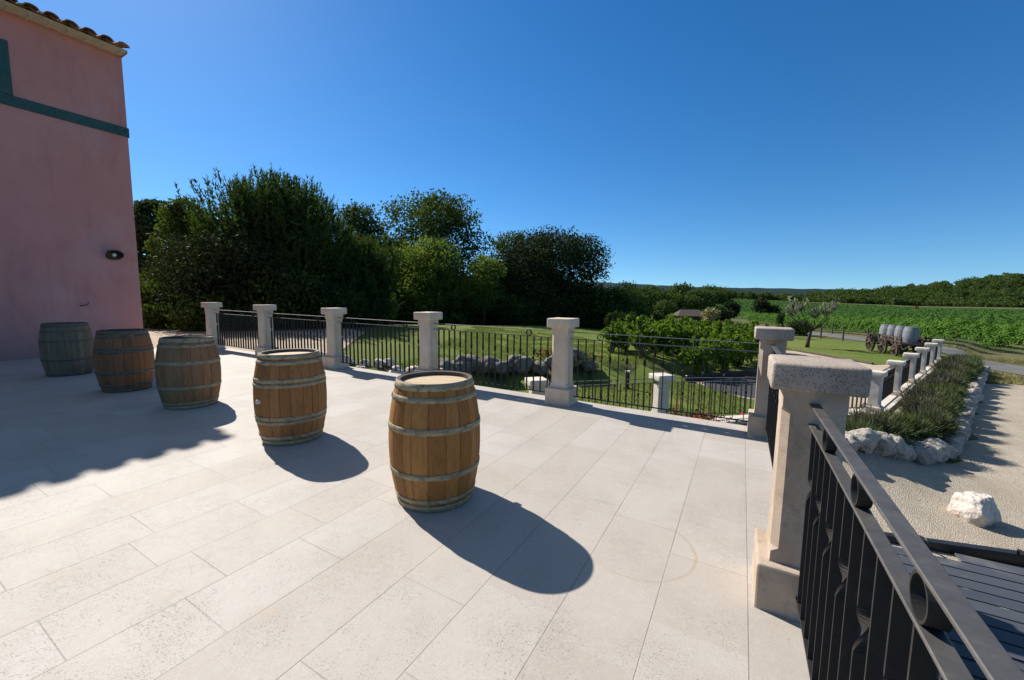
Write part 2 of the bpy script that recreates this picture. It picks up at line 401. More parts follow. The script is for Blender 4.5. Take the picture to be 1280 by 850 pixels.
    M['cask_hoop'] = t.done(t.ramp(t.noise(P, 9, 4), [(.3, (.13, .135, .145)), (.7, (.20, .21, .22))]), .7, 0, .3)
    t = NT('bung_silicone'); M['bung'] = t.done((.55, .5, .44), .6)
    t = NT('black_lamp_metal'); M['black'] = t.done((.025, .024, .024), .4, .3, .5)
    t = NT('lamp_bulb_glass'); M['bulb'] = t.done((.75, .73, .68), .15, 0, .6)
    # --- rock
    t = NT('white_limestone_boulder'); P = t.coord(); Q = t.pos()
    c = t.ramp(t.noise(P, 2.2, 6, .65), [(.3, (.54, .46, .39)), (.55, (.68, .61, .54)), (.8, (.76, .70, .64))])
    c = t.mix(t.math('MULTIPLY', t.step(t.noise(P, 7, 5, .7), .55, .7), .5), c, (.30, .22, .15))
    hh = t.math('ADD', t.noise(P, 6, 6, .7), t.math('MULTIPLY', t.voro(P, 5, 'F1'), .5))
    M['rock'] = t.done(c, .9, 0, .2, t.bump(hh, .8, .04))
    t = NT('shade_grey_lichen_boulder'); P = t.coord()  # base darkened: shade put into the stone colour, under dark lichen blotches
    c = t.ramp(t.noise(P, 2.6, 6, .65), [(.3, (.13, .115, .10)), (.55, (.21, .19, .165)), (.8, (.38, .35, .31))])
    c = t.mix(t.math('MULTIPLY', t.step(t.noise(P, 9, 5, .7), .52, .66), .6), c, (.10, .09, .075))
    hh = t.math('ADD', t.noise(P, 6, 6, .7), t.math('MULTIPLY', t.voro(P, 4, 'F1'), .5))
    M['rock_grey'] = t.done(c, .9, 0, .2, t.bump(hh, .9, .04))
    t = NT('pitted_limestone_boulder'); P = t.coord()
    c = t.ramp(t.noise(P, 2.6, 6, .65), [(.3, (.36, .32, .27)), (.55, (.50, .46, .40)), (.8, (.62, .58, .52))])
    c = t.mix(t.math('MULTIPLY', t.step(t.noise(P, 8, 5, .7), .53, .66), .65), c, (.13, .115, .095))
    hh = t.math('ADD', t.noise(P, 6, 6, .75), t.math('MULTIPLY', t.voro(P, 4.5, 'F1'), .6))
    M['rock_bed'] = t.done(c, .9, 0, .2, t.bump(hh, 1., .05))
    t = NT('bark'); P = t.coord()
    c = t.ramp(t.noise(t.mapv(P, (6, 6, 1.2)), 2, 5, .7), [(.3, (.045, .035, .025)), (.7, (.13, .105, .08))])
    M['bark'] = t.done(c, .95, 0, .1, t.bump(t.noise(t.mapv(P, (10, 10, 2)), 2, 5), .8, .03))
    M['pine'] = leaf_mat('pine_needles', (.026, .050, .015), (.070, .105, .030), .25)
    M['pine_blue'] = leaf_mat('far_pine_needles', (.028, .048, .022), (.062, .090, .036), .25)
    M['oakleaf'] = leaf_mat('dark_oak_leaves', (.026, .046, .014), (.078, .108, .030), .3)
    M['holm'] = leaf_mat('holm_oak_leaves', (.016, .027, .011), (.046, .062, .023), .1)
    M['decid'] = leaf_mat('light_leaves', (.055, .090, .022), (.13, .165, .045), .42)
    M['decid2'] = leaf_mat('mid_green_leaves', (.032, .056, .015), (.085, .115, .031), .32)
    M['shrub'] = leaf_mat('undergrowth_leaves', (.020, .036, .012), (.070, .105, .026), .3)
    M['vine'] = leaf_mat('vine_leaves', (.042, .088, .012), (.125, .185, .028), .36, 1.7)
    M['vine_far'] = leaf_mat('field_vine_leaves', (.045, .11, .014), (.10, .19, .03), .3, 1.5)
    M['vine_farther'] = leaf_mat('plain_vine_leaves', (.042, .100, .018), (.058, .128, .026), .25, 1.3)
    M['lav'] = leaf_mat('lavender_leaves', (.055, .076, .032), (.13, .155, .075), .2, 1.3)
    M['lav_green'] = leaf_mat('green_lavender_leaves', (.065, .095, .025), (.135, .165, .045), .25, 1.3)
    M['lav_dry'] = leaf_mat('dry_lavender_stalks', (.075, .075, .045), (.165, .155, .10), .15, 1.1)
    M['olive'] = leaf_mat('olive_leaves', (.17, .185, .13), (.30, .315, .24), .25, 1.15)
    M['wood'] = leaf_mat('woodland_leaves', (.022, .044, .012), (.095, .130, .034), .25, 1.6, .75, .08, .07)
    M['flower'] = leaf_mat('red_petals', (.34, .012, .03), (.52, .05, .08), .2, 1.1)
    M['blade'] = leaf_mat('grass_blades', (.075, .12, .020), (.16, .185, .045), .3, 1.4)
    M['straw'] = leaf_mat('straw_blades', (.20, .18, .07), (.36, .31, .15), .2, 1.1)
    t = NT('weathered_post_wood'); P = t.coord()
    c = t.ramp(t.noise(t.mapv(P, (20, 20, 3)), 2, 4), [(.3, (.045, .035, .028)), (.7, (.11, .09, .072))])
    M['post'] = t.done(c, .9)
    t = NT('dark_deck_boards'); P = t.coord(); x, y, z = t.sep(P)
    idx = t.math('FLOOR', t.math('DIVIDE', y, .2)); w = t.white(idx, '1D')
    g = t.noise(t.mapv(P, (1.3, 16, 1)), 3, 5, .7)
    c = t.mix(w, (.045, .050, .062), (.070, .076, .090)); c = t.mix(t.math('MULTIPLY', t.step(g, .45, .75), .5), c, (.085, .09, .10))
    c = t.mix(t.math('MULTIPLY', t.step(t.noise(P, 1.7, 4), .55, .68), .45), c, (.16, .155, .145))
    M['deck'] = t.done(c, .6, 0, .35, t.bump(g, .3, .004))
    t = NT('forest_hill'); P = t.pos()
    c = t.ramp(t.noise(P, .05, 6, .7), [(.35, (.022, .042, .018)), (.55, (.040, .066, .026)), (.75, (.075, .098, .042))])
    M['hill'] = t.done(c, .95, 0, .05, t.bump(t.noise(P, .12, 5), 1., 3.))
    t = NT('distant_ridge_woods'); P = t.pos()
    c = t.ramp(t.noise(P, .03, 6, .7), [(.35, (.014, .028, .028)), (.55, (.022, .040, .038)), (.75, (.04, .058, .045))])
    M['ridge'] = t.done(c, .95, 0, .05, t.bump(t.noise(P, .06, 5), 1., 5.))
    t = NT('whitewash'); M['white'] = t.done((.72, .68, .6), .85)
    t = NT('orange_paint'); M['orange'] = t.done((.75, .16, .03), .6)
make_materials()

# ------------------------------------------------------------------ setting: ground sheets
def grid_lines(lo, hi, near, far_step):
    out = []; v = 0.0
    while v < hi: out.append(v); v += near if v < 40 else max(near, v * far_step)
    neg = []; v = -near
    while v > lo: neg.append(v); v -= near if v > -40 else max(near, -v * far_step)
    return np.array(sorted(neg + out + [lo, hi]))
gx = grid_lines(-3000, 3000, 1.0, .07); gy = grid_lines(-600, 3500, 1.0, .07)
V = [(x, y, gz(x, y)) for y in gy for x in gx]; nx = len(gx)
F = [(j * nx + i, j * nx + i + 1, (j + 1) * nx + i + 1, (j + 1) * nx + i) for j in range(len(gy) - 1) for i in range(nx - 1)]
def lower(V):
    # under the terrace block the ground lies a little lower than the block's foot
    out = []
    for x, y, z in V:
        out.append((x, y, z))
    return out
props(mesh_obj('ground', np_mesh('ground', lower(V), F, M['ground'], True)), kind='structure')

def sheet(name, poly, mat, off, step=1.0):
    bm = bmesh.new(); vs = [bm.verts.new((p[0], p[1], 0)) for p in poly]; bm.faces.new(vs)
    xs = [p[0] for p in poly]; ys = [p[1] for p in poly]
    for ax, lo, hi in ((0, min(xs), max(xs)), (1, min(ys), max(ys))):
        v = math.ceil(lo / step) * step
        while v < hi:
            co = [0, 0, 0]; no = [0, 0, 0]; co[ax] = v; no[ax] = 1
            bmesh.ops.bisect_plane(bm, geom=bm.verts[:] + bm.edges[:] + bm.faces[:], plane_co=co, plane_no=no); v += step
    bmesh.ops.triangulate(bm, faces=bm.faces[:])
    for v in bm.verts: v.co.z = gz(v.co.x, v.co.y) + off
    bm.normal_update()
    for f in bm.faces:
        if f.normal.z < 0: f.normal_flip()
    return props(mesh_obj(name, finish(bm, name, True, mat)), kind='structure')
sheet('lawn', [(-8.5, 5.9), (-.6, 5.9), (2.4, 12.0), (.8, 12.6), (-1.6, 13.9), (-1.0, 15), (2.0, 24), (0, 40), (-6, 42), (-14, 38), (-24, 30), (-20, 20), (-14.8, 12.7), (-11.55, 9.1), (-10.3, 6.6)], M['lawn'], .012)
sheet('roadside_lawn', [(2.6, 26.2), (4.9, 22.2), (7.2, 23.6), (9.2, 28), (8.2, 34), (5, 37), (2, 37), (1.6, 30)], M['lawn'], .022)
sheet('gravel_yard', [(-40, 3), (-14, 3), (-10.1, 5.9), (-11.6, 8.9), (-14.8, 12.6), (-20, 15), (-40, 14)], M['path'], .014)
sheet('gravel_court', [(.4, -6), (18, -6), (22, 10), (17, 19.5), (10.5, 23.5), (7.6, 22), (3.6, 10.8), (1.6, 8.8), (-.3, 6.9), (.4, 6)], M['gravel'], .016)
sheet('driveway', [(.1, 12.3), (2.4, 12.1), (6.0, 21.9), (8.4, 27.2), (7.4, 24.3), (4.9, 22.0), (2.5, 26), (1.6, 26), (1.6, 22), (.7, 16.6), (-1.2, 13.9)], M['path'], .020)
sheet('asphalt_turning', [(-.6, 12.9), (.4, 12.35), (1.9, 14.6), (1.7, 16.8), (.75, 16.5), (-1.0, 13.9)], M['asphalt'], .028)
u = np.array([-.34, .94]); w = np.array([.94, .34]); rc = np.array([10.8, 30.0])
rd = [tuple(rc + u * a + w * b) for a, b in ((-40, -1.35), (70, -1.35), (70, 1.35), (-40, 1.35))]
sheet('road', rd, M['road'], .03)

# terrace block
bm = bmesh.new()
xs = [-13.92] + [-13 + i for i in range(14)] + [.52]
top = []
for x in xs: top.append([bm.verts.new((x, -7, tz(x))), bm.verts.new((x, 5.86, tz(x)))])
for a, b in zip(top, top[1:]): bm.faces.new((a[0], b[0], b[1], a[1]))
me = finish(bm, 'terrace', False, M['paving'])
terrace = props(mesh_obj('terrace', me), kind='structure')
bm = bmesh.new()
def strip(bm, pts, z0f, zb):
    for p, q in zip(pts, pts[1:]):
        a = [bm.verts.new((p[0], p[1], z0f(p[0]))), bm.verts.new((q[0], q[1], z0f(q[0]))), bm.verts.new((q[0], q[1], zb)), bm.verts.new((p[0], p[1], zb))]
        bm.faces.new(a[::-1])
pts = [(x, 5.86) for x in xs] + [(.52, -7)]
strip(bm, pts, lambda x: tz(x) - .0005, -1.7)
mesh_obj('terrace_edge', finish(bm, 'terrace_edge', False, M['retain']), terrace)
bm = bmesh.new()                                        # coping strip beneath the railing
strip_p = [(-13.9, 5.74), (.4, 5.74)]

# ------------------------------------------------------------------ stone pillars
def shaft_rings(w, ch, levels):
    rings = []
    for z, k, s in levels:
        a = w / 2 * s; c = max(.0015, ch * k)
        rings.append([(-a + c, -a, z), (a - c, -a, z), (a, -a + c, z), (a, a - c, z), (a - c, a, z), (-a + c, a, z), (-a, a - c, z), (-a, -a + c, z)])
    return rings
def roughen(bm, amp, freq, seed=0):
    for v in bm.verts:
        n = mnoise.noise_vector(v.co * freq + Vector((seed, 0, 0))); v.co += n * amp
def cap_mesh(w, h, z0, seed, mat):
    bm = bmesh.new(); add_box(bm, (0, 0, z0 + h / 2), (w, w, h), None, .016, 3)
    bmesh.ops.subdivide_edges(bm, edges=[e for e in bm.edges if e.calc_length() > .12], cuts=4, use_grid_fill=True)
    roughen(bm, .004, 9, seed)
    return finish(bm, 'cap', True, mat)
def pillar_proto(name, H, capw, basew, shaftw, mats, baseh=.245):
    hc = .135 * (H / 1.28) ** .5
    zc = H - hc
    b = bmesh.new(); add_box(b, (0, 0, baseh / 2 - .05), (basew, basew, baseh + .1), None, .012, 2)
    bmesh.ops.subdivide_edges(b, edges=[e for e in b.edges if e.calc_length() > .12], cuts=3, use_grid_fill=True); roughen(b, .003, 8, 3)
    s = bmesh.new()
    add_loft(s, shaft_rings(shaftw, .034, [(baseh - .01, 0, 1.06), (baseh + .02, 0, 1.03), (baseh + .055, 0, 1.02), (baseh + .075, 1, 1.02), (baseh + .25 * (zc - baseh), 1, 1.01), (baseh + .5 * (zc - baseh), 1, 1.0), (zc - .11, 1, .98), (zc - .09, 0, .98), (zc + .01, 0, .98)]))
    roughen(s, .002, 6, 1)
    return finish(b, 'base', False, mats[1]), finish(s, 'shaft', False, mats[1]), cap_mesh(capw, hc, zc, 5.3, mats[0]), cap_mesh(capw, hc, zc, 11.7, mats[0])
BASE, SHAFT, CAPA, CAPB = pillar_proto('pillar', 1.285, .375, .385, .262, (M['cap'], M['pillar']))
def pillar(x, y, z, label, rz, cap, group, ms=None):
    t = thing('stone_pillar', label, 'pillar', (x, y, z), rz, group)
    m = ms or (BASE, SHAFT)
    mesh_obj('base', m[0], t); mesh_obj('shaft', m[1], t); mesh_obj('cap', cap, t)
    return t
WB, WS, WCA, WCB = pillar_proto('pillar', 1.285, .375, .385, .262, (M['pillar_bounce'], M['pillar_bounce']))
G1 = 'limestone pillars of the terrace railing'
PX = [.33 - 2.645 * k for k in range(6)]
PLY = [5.61, 5.61, 5.62, 5.63, 5.645, 5.66]
plab = ['limestone pillar at the far right corner of the terrace, behind the nearest pillar',
        'limestone pillar directly behind and right of the honey coloured barrel, in the middle of the railing',
        'limestone pillar just behind the top left of the nearest barrel',
        'limestone pillar between the third and fourth rail panels, beside the bunged barrel',
        'limestone pillar second from the left end of the terrace railing',
        'limestone pillar at the left end of the railing, nearest the pink house']
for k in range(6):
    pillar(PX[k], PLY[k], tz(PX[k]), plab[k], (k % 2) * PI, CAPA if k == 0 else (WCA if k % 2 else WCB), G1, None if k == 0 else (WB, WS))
pillar(.33, 2.51, tz(.33), 'large speckled limestone pillar nearest the camera with the handrail running into it', 0, CAPA, G1)

# ------------------------------------------------------------------ iron railings
def bar_mesh(z0, z1, twist):
    bm = bmesh.new(); w, t = .036, .0085
    zs = [z0, z1] if not twist else [z0] + [z0 + (z1 - z0) * (.60 + .16 * i / 12) for i in range(13)] + [z1]
    rings = []
    for i, z in enumerate(zs):
        a = 0 if not twist else PI * min(1, max(0, (z - zs[1]) / (zs[13] - zs[1])))
        c, s = math.cos(a), math.sin(a)
        rings.append([(px * c - py * s, px * s + py * c, z) for px, py in ((-t / 2, -w / 2), (t / 2, -w / 2), (t / 2, w / 2), (-t / 2, w / 2))])
    add_loft(bm, rings); return finish(bm, 'bar', False, M['iron'])
def ring_mesh(r, dep):
    bm = bmesh.new(); n = 28; th = .006
    prof = [(r, -dep / 2), (r, dep / 2), (r - th, dep / 2), (r - th, -dep / 2)]
    rs = [[bm.verts.new((a * math.cos(2 * PI * k / n), b, a * math.sin(2 * PI * k / n))) for a, b in prof] for k in range(n)]
    for k in range(n):
        a, b = rs[k], rs[(k + 1) % n]
        for i in range(4): bm.faces.new((a[i], b[i], b[(i + 1) % 4], a[(i + 1) % 4]))
    return finish(bm, 'ring', False, M['iron'])
def rail_mesh(L, w, t, mat, name):
    bm = bmesh.new(); add_box(bm, (L / 2, 0, 0), (L, w, t), None, .0022, 1); return finish(bm, name, False, mat)
BARS = {}
def railing(p, q, label, group, H=1.0, spacing=.1185, rings=2, name='iron_railing'):
    """flat-iron panel from p to q (3D points at floor level)"""
    p, q = Vector(p), Vector(q); d = q - p; L = math.hypot(d.x, d.y); rz = math.atan2(d.y, d.x)
    t = thing(name, label, 'railing', p, rz, group)
    zt, zm, zb = 1.085 * H, .985 * H, .125 * H
    sl = math.atan2(d.z, L)
    for nm, z, w, th in (('top_rail', zt, .042, .010), ('middle_rail', zm, .040, .009), ('bottom_rail', zb, .040, .009)):
        mesh_obj(nm, rail_mesh(L, w, th, M['rail'] if nm != 'bottom_rail' else M['iron'], nm), t, (0, 0, z), (0, -sl, 0))
    if H not in BARS: BARS[H] = (bar_mesh(.125 * H + .004, .985 * H - .003, False), bar_mesh(.125 * H + .004, .985 * H - .003, True), ring_mesh(.0455 * H, .034))
    n = int(round(L / spacing)); sp = L / n
    for i in range(1, n):
        mesh_obj('bar', BARS[H][1 if i % 2 == 1 else 0], t, (i * sp, 0, i * sp * math.tan(sl)))
    if rings:
        spots = (.45, L - .45) if rings == 2 else [.42 + i * .495 for i in range(int((L - .42) / .495) + 1)]
        for s in spots:
            mesh_obj('ring', BARS[H][2], t, (s, 0, (zt + zm) / 2 + s * math.tan(sl)))
    return t
G2 = 'flat iron railing panels of the terrace'
rl = ['dark iron railing panel right of the middle pillar, before the slim post and vines',
      'dark iron railing panel right of the nearest barrel with one clear ring against the lawn',
      'dark iron railing panel between the bunged barrel and the nearest barrel',
      'dark iron railing panel behind the bunged barrel with bright yard showing low between its bars',
      'dark iron railing panel at the left end of the terrace, nearest the house']
for k in range(5):
    a = (PX[k + 1] + .125, PLY[k + 1], tz(PX[k + 1] + .125)); b = (PX[k] - .125, PLY[k], tz(PX[k] - .125))
    railing(a, b, rl[k], G2)
zq = tz(.33)
railing((.33, 2.63, zq), (.33, 5.49, zq), 'dark iron railing panel running away behind the nearest pillar, seen edge on', G2)
# nearest panel: built from the pillar towards the camera side so its bars start at the pillar
railing((.33, 2.39, zq), (.33, -.9, zq), 'nearest iron railing panel with worn grey handrail and twisted bars at lower right', G2, rings=3)

# ------------------------------------------------------------------ lower walkway railing (45 degrees) and the row beside the lavender
LB, LS, LCA, LCB = pillar_proto('post', .95, .36, .33, .25, (M['cast'], M['cast']), .12)
G3 = 'pale stone posts of the lower railing'
low = [(-3.2, 6.55), (-1.33, 8.42), (.73, 10.36), (2.8, 12.3)]
row = [(2.8 + 2.74 * .3585 * k, 12.3 + 2.74 * .9335 * k) for k in range(6)]
def zlow(x, y): return -.96 + .13 * max(0, min(1, (11 - y) / 3))
ll = ['white squared top of a stone post just below the terrace beside the middle pillar',
      'slim pale stone post standing below the terrace between the middle pillar and the corner pillar',
      None,
      'pale stone post nearest of the row above the lavender bed, right of the near pillar cap']
lm = (LB, LS)
for k, (x, y) in enumerate(low):
    if k == 2: lb = 'pale stone post of the lower railing hidden behind the far corner pillar'
    else: lb = ll[k]
    pillar(x, y, zlow(x, y), lb, PI / 4 if k < 3 else math.radians(-20), LCA if k % 2 else LCB, G3, lm)
rlab = ['second pale stone post from the near end of the lavender row', 'third pale stone post of the lavender row, in line with the cart',
        'fourth pale stone post of the lavender row, its cap under the cart barrels', 'fifth pale stone post of the lavender row, next to the last',
        'farthest pale stone post of the lavender row, beside the cart end']
for k in range(1, 6):
    x, y = row[k]; pillar(x, y, zlow(x, y), rlab[k - 1], math.radians(-20), LCA if k % 2 else LCB, G3, lm)
G4 = 'dark iron panels of the lower railing'
def lowrail(a, b, lab):
    d = Vector((b[0] - a[0], b[1] - a[1], 0)).normalized() * .12
    railing((a[0] + d.x, a[1] + d.y, zlow(*a)), (b[0] - d.x, b[1] - d.y, zlow(*b)), lab, G4, .80, .13, False)
lowrail(low[0], low[1], 'low iron railing panel left of the slim post below the terrace')
lowrail(low[1], low[2], 'low iron railing panel right of the slim post, above the red flowers')
lowrail(low[2], low[3], 'low iron railing panel ending at the near post above the lavender bed')
names5 = ['nearest', 'second', 'third', 'fourth', 'farthest']
for k in range(5): lowrail(row[k], row[k + 1], '%s iron railing panel along the lavender bed between pale posts' % names5[k])
# plinth walls with pale coping beneath the low railing
def plinth(a, b, label, w=.40):
    a, b = Vector((*a, 0)), Vector((*b, 0)); d = b - a; L = d.length
    za, zb = zlow(a.x, a.y) - .07, zlow(b.x, b.y) - .07
    t = thing('stone_plinth', label, 'wall', (a.x, a.y, za), math.atan2(d.y, d.x))
    sl = -math.atan2(zb - za, L)
    bm = bmesh.new(); add_box(bm, (L / 2, 0, -.22), (L, w - .08, .46), None, .01, 1)
    mesh_obj('wall', finish(bm, 'wall', False, M['retain']), t, rot=(0, sl, 0))
    bm = bmesh.new(); add_box(bm, (L / 2, 0, .035), (L + .1, w, .07), None, .012, 2)
    bmesh.ops.subdivide_edges(bm, edges=[e for e in bm.edges if e.calc_length() > 1], cuts=20, use_grid_fill=True); roughen(bm, .006, 3, 1)
    mesh_obj('coping', finish(bm, 'coping', False, M['cast']), t, rot=(0, sl, 0))
plinth(low[0], low[3], 'low stone plinth with pale coping under the lower railing beyond the terrace')
plinth(row[0], row[5], 'long stone plinth with pale coping between posts and lavender', .46)

# ------------------------------------------------------------------ barrels
def barrel_r(z, H=.95, rh=.283, rb=.352):
    k = (z - H / 2) / (H / 2); return rh + (rb - rh) * (1 - abs(k) ** 2.1)
def staves_mesh(H, rh, rb, n, mat, seed):
    rng = random.Random(seed); bm = bmesh.new(); lay = bm.loops.layers.float_color.new('tone')
    ang = [0.]; 
    for i in range(n): ang.append(ang[-1] + rng.uniform(.7, 1.3))
    tot = ang[-1]; ang = [a / tot * 2 * PI for a in ang]; nz = 22
    for i in range(n):
        tone = rng.random(); a0, a1 = ang[i], ang[i + 1]; g = .0045
        al = [a0 + .0005, a0 + g / .3, (a0 * 2 + a1) / 3, (a0 + a1 * 2) / 3, a1 - g / .3, a1 - .0005]
        dr = [-.005, 0, .0006, .0006, 0, -.005]; bulge = rng.uniform(-.0012, .0012)
        grid = []
        for j in range(nz + 1):
            z = H * j / nz; r = barrel_r(z, H, rh, rb)
            grid.append([bm.verts.new(((r + dr[k] + bulge) * math.cos(al[k]), (r + dr[k] + bulge) * math.sin(al[k]), z)) for k in range(6)])
        # inner face of the chime above the head
        r = barrel_r(H, H, rh, rb); ch = H - .05
        inn = [[bm.verts.new(((r - .024) * math.cos(a), (r - .024) * math.sin(a), zz)) for a in al] for zz in (H - .004, ch)]
        fs = []
        for j in range(nz):
            for k in range(5): fs.append(bm.faces.new((grid[j][k], grid[j][k + 1], grid[j + 1][k + 1], grid[j + 1][k])))
        for k in range(5):
            fs.append(bm.faces.new((grid[nz][k], grid[nz][k + 1], inn[0][k + 1], inn[0][k]))); fs[-1].material_index = 1
            fs.append(bm.faces.new((inn[0][k], inn[0][k + 1], inn[1][k + 1], inn[1][k]))); fs[-1].material_index = 1
        for f in fs:
            for lp in f.loops: lp[lay] = (tone, tone, tone, 1)
            f.smooth = False
    me = finish(bm, 'staves', False, mat); me.materials.append(M['chime'] if mat != M['cask_grey'] else mat); return me
def hoop_mesh(z0, z1, H, rh, rb, mat, rivet_a):
    bm = bmesh.new(); n = 72; t = .0035
    rings = []
    r0, r1 = barrel_r(z0, H, rh, rb) + .0015, barrel_r(z1, H, rh, rb) + .0015
    prof = [(r0, z0), (r0 + t, z0 + .001), ((r0 + r1) / 2 + t + .0012, (z0 + z1) / 2), (r1 + t, z1 - .001), (r1, z1)]
    vs = [[bm.verts.new((r * math.cos(2 * PI * k / n), r * math.sin(2 * PI * k / n), z)) for r, z in prof] for k in range(n)]
    for k in range(n):
        a, b = vs[k], vs[(k + 1) % n]
        for i in range(4):
            f = bm.faces.new((a[i], b[i], b[i + 1], a[i + 1])); f.smooth = True
    for q in range(2):
        for zz in (.3, .7):
            a = rivet_a + q * .10; z = z0 + (z1 - z0) * zz; r = r0 + (r1 - r0) * zz + t + .001
            bmesh.ops.create_icosphere(bm, subdivisions=1, radius=.006, matrix=Matrix.Translation((r * math.cos(a), r * math.sin(a), z)))
    # lap end of the strap
    a = rivet_a - .09
    ex = [(r0 + t + .0035, z0), (r1 + t + .0035, z1)]
    pp = [[bm.verts.new((r * math.cos(a + k * .06), r * math.sin(a + k * .06), z)) for r, z in ex] for k in range(5)]
    for c, d in zip(pp, pp[1:]): bm.faces.new((c[0], d[0], d[1], c[1]))
    return finish(bm, 'hoop', False, mat)
def barrel(name, label, loc, hoops, smat, hmat, seed, rz=0, bung=None, group=None, H=.95, rh=.283, rb=.352, n=22):
    t = thing(name, label, 'barrel', loc, rz, group); rng = random.Random(seed)
    mesh_obj('staves', staves_mesh(H, rh, rb, n, smat, seed), t)
    for z0, z1 in hoops: mesh_obj('hoop', hoop_mesh(z0, z1, H, rh, rb, hmat, rng.uniform(0, 6.28)), t)
    bm = bmesh.new(); bmesh.ops.create_circle(bm, cap_ends=True, segments=48, radius=rh - .0235, matrix=Matrix.Translation((0, 0, H - .035)))
    mesh_obj('head', finish(bm, 'head', False, M['head'] if smat != M['cask_grey'] else M['cask_grey']), t)
    if bung is not None:
        bm = bmesh.new(); r = rb + .002
        bmesh.ops.create_cone(bm, cap_ends=True, segments=20, radius1=.026, radius2=.021, depth=.03, matrix=Matrix.Rotation(bung, 4, 'Z') @ Matrix.Translation((r + .008, 0, H / 2)) @ Matrix.Rotation(PI / 2, 4, 'Y'))
        mesh_obj('bung', finish(bm, 'bung', False, M['bung']), t)
    return t
def bcenter(fx, fy, r=.283):
    d = math.hypot(fx, fy); return fx + fx / d * r, fy + fy / d * r
GB = 'wine barrels standing on the terrace'
def on_ray(px, py, zg):
    d = CR * (px - 640) / FPX + CD * (py - 425) / FPX + CF; t = (zg - EYE) / d[2]; return d[0] * t, d[1] * t
def bpos(px, py):
    x, y = on_ray(px, py, 0)
    for _ in range(5): x, y = on_ray(px, py, tz(x))
    cx, cy = bcenter(x, y); return (cx, cy, tz(cx))
h1 = [(.898, .952), (.818, .855), (.594, .64), (.262, .305), (.07, .104), (.0, .05)]
h2 = [(.905, .951), (.845, .885), (.665, .705), (.615, .65), (.275, .315), (.23, .265), (.065, .105), (.0, .05)]
h3 = [(.895, .951), (.83, .862), (.60, .645), (.27, .312), (.06, .09), (0, .045)]
h4 = [(.90, .951), (.845, .885), (.665, .70), (.61, .65), (.28, .325), (.09, .125), (0, .04)]
h5 = [(.89, .951), (.80, .83), (.62, .65), (.28, .315), (0, .05)]
barrel('wine_barrel', 'honey coloured oak barrel with six pale hoops, the largest, standing alone in front', bpos(545, 641), h1, M['oak_honey'], M['hoop'], 11, .4, math.radians(76) - .4, GB)
barrel('wine_barrel', 'brown oak barrel with a round bung and doubled hoops, second from the right', bpos(367, 556.5), h2, M['oak_brown'], M['hoop'], 23, .9, math.radians(-87) - .9, GB)
barrel('wine_barrel', 'dull brown barrel at the edge of the house shadow, middle of the five', bpos(240, 511), h3, M['oak_dull'], M['hoop'], 37, 1.7, None, GB, .94, .288, .36, 20)
barrel('wine_barrel', 'reddish barrel in the house shadow overlapping the grey one', bpos(160, 490), h4, M['oak_red'], M['hoop_dark'], 41, 2.1, None, GB)
barrel('wine_barrel', 'grey weathered barrel farthest left in front of the pink wall', bpos(88, 470), h5, M['oak_grey'], M['hoop_dark'], 53, .2, None, GB, .955, .286, .346, 24)

# ------------------------------------------------------------------ pink house
WX, WY, WT = -13.9, 4.46, 7.50
house = thing('house', 'pink rendered house with green painted band and scalloped tile eave at left', 'house', (WX, WY, 0))
hx = lambda x: x - WX
bm = bmesh.new()
WDX, WDY = 9.0, 18.0
rise = .30
vb = [(0, 0), (0, -WDY), (-WDX, -WDY), (-WDX, 0)]
lo = [bm.verts.new((x, y, -.6)) for x, y in vb]; hi = [bm.verts.new((x, y, WT + .042)) for x, y in vb]
for i in range(4): bm.faces.new((lo[i], lo[(i + 1) % 4], hi[(i + 1) % 4], hi[i]))
g1 = bm.verts.new((-WDX / 2, 0, WT + .042 + WDX / 2 * rise)); g2 = bm.verts.new((-WDX / 2, -WDY, WT + .042 + WDX / 2 * rise))
bm.faces.new((hi[0], g1, hi[3])); bm.faces.new((hi[1], hi[2], g2))
bmesh.ops.recalc_face_normals(bm, faces=bm.faces[:])
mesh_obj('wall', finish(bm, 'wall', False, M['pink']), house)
roof = bmesh.new()
ov = .53; sw = .292; nrow = int((WDY + .4) / sw)
def half_tile(bm, y, x0, x1, z0, z1, r0, r1, th=.014, n=9):
    rs = []
    for x, z, r in ((x0, z0, r0), (x1, z1, r1)):
        o = [bm.verts.new((x, y + r * math.cos(PI * k / n), z + r * .72 * math.sin(PI * k / n))) for k in range(n + 1)]
        i = [bm.verts.new((x, y + (r - th) * math.cos(PI * k / n), z + (r - th) * .72 * math.sin(PI * k / n) - .004)) for k in range(n + 1)]
        rs.append((o, i))
    (o0, i0), (o1, i1) = rs
    for k in range(n):
        bm.faces.new((o0[k], o0[k + 1], o1[k + 1], o1[k])); bm.faces.new((i0[k], i1[k], i1[k + 1], i0[k + 1])); bm.faces.new((o0[k], i0[k], i0[k + 1], o0[k + 1]))
zt0 = WT + .05
for r in range(nrow):
    y = -.12 - r * sw
    for c in range(11):
        xa = ov + .03 - c * .44; xb = xa - .50
        half_tile(roof, y, xa, xb, zt0 + (ov - xa) * rise + .012, zt0 + (ov - xb) * rise, .118, .092)
# the roof deck below the cover tiles (channel tiles)
for r in range(1, nrow + 1):
    y = -.12 + sw / 2 - r * sw; n = 6
    a = [roof.verts.new((ov + .01, y + .15 * math.cos(PI + PI * k / n), zt0 + .03 + .055 * math.sin(PI + PI * k / n))) for k in range(n + 1)]
    b = [roof.verts.new((-WDX / 2, y + .15 * math.cos(PI + PI * k / n), zt0 + .03 + (ov + WDX / 2) * rise + .055 * math.sin(PI + PI * k / n))) for k in range(n + 1)]
    for k in range(n): roof.faces.new((a[k], a[k + 1], b[k + 1], b[k]))
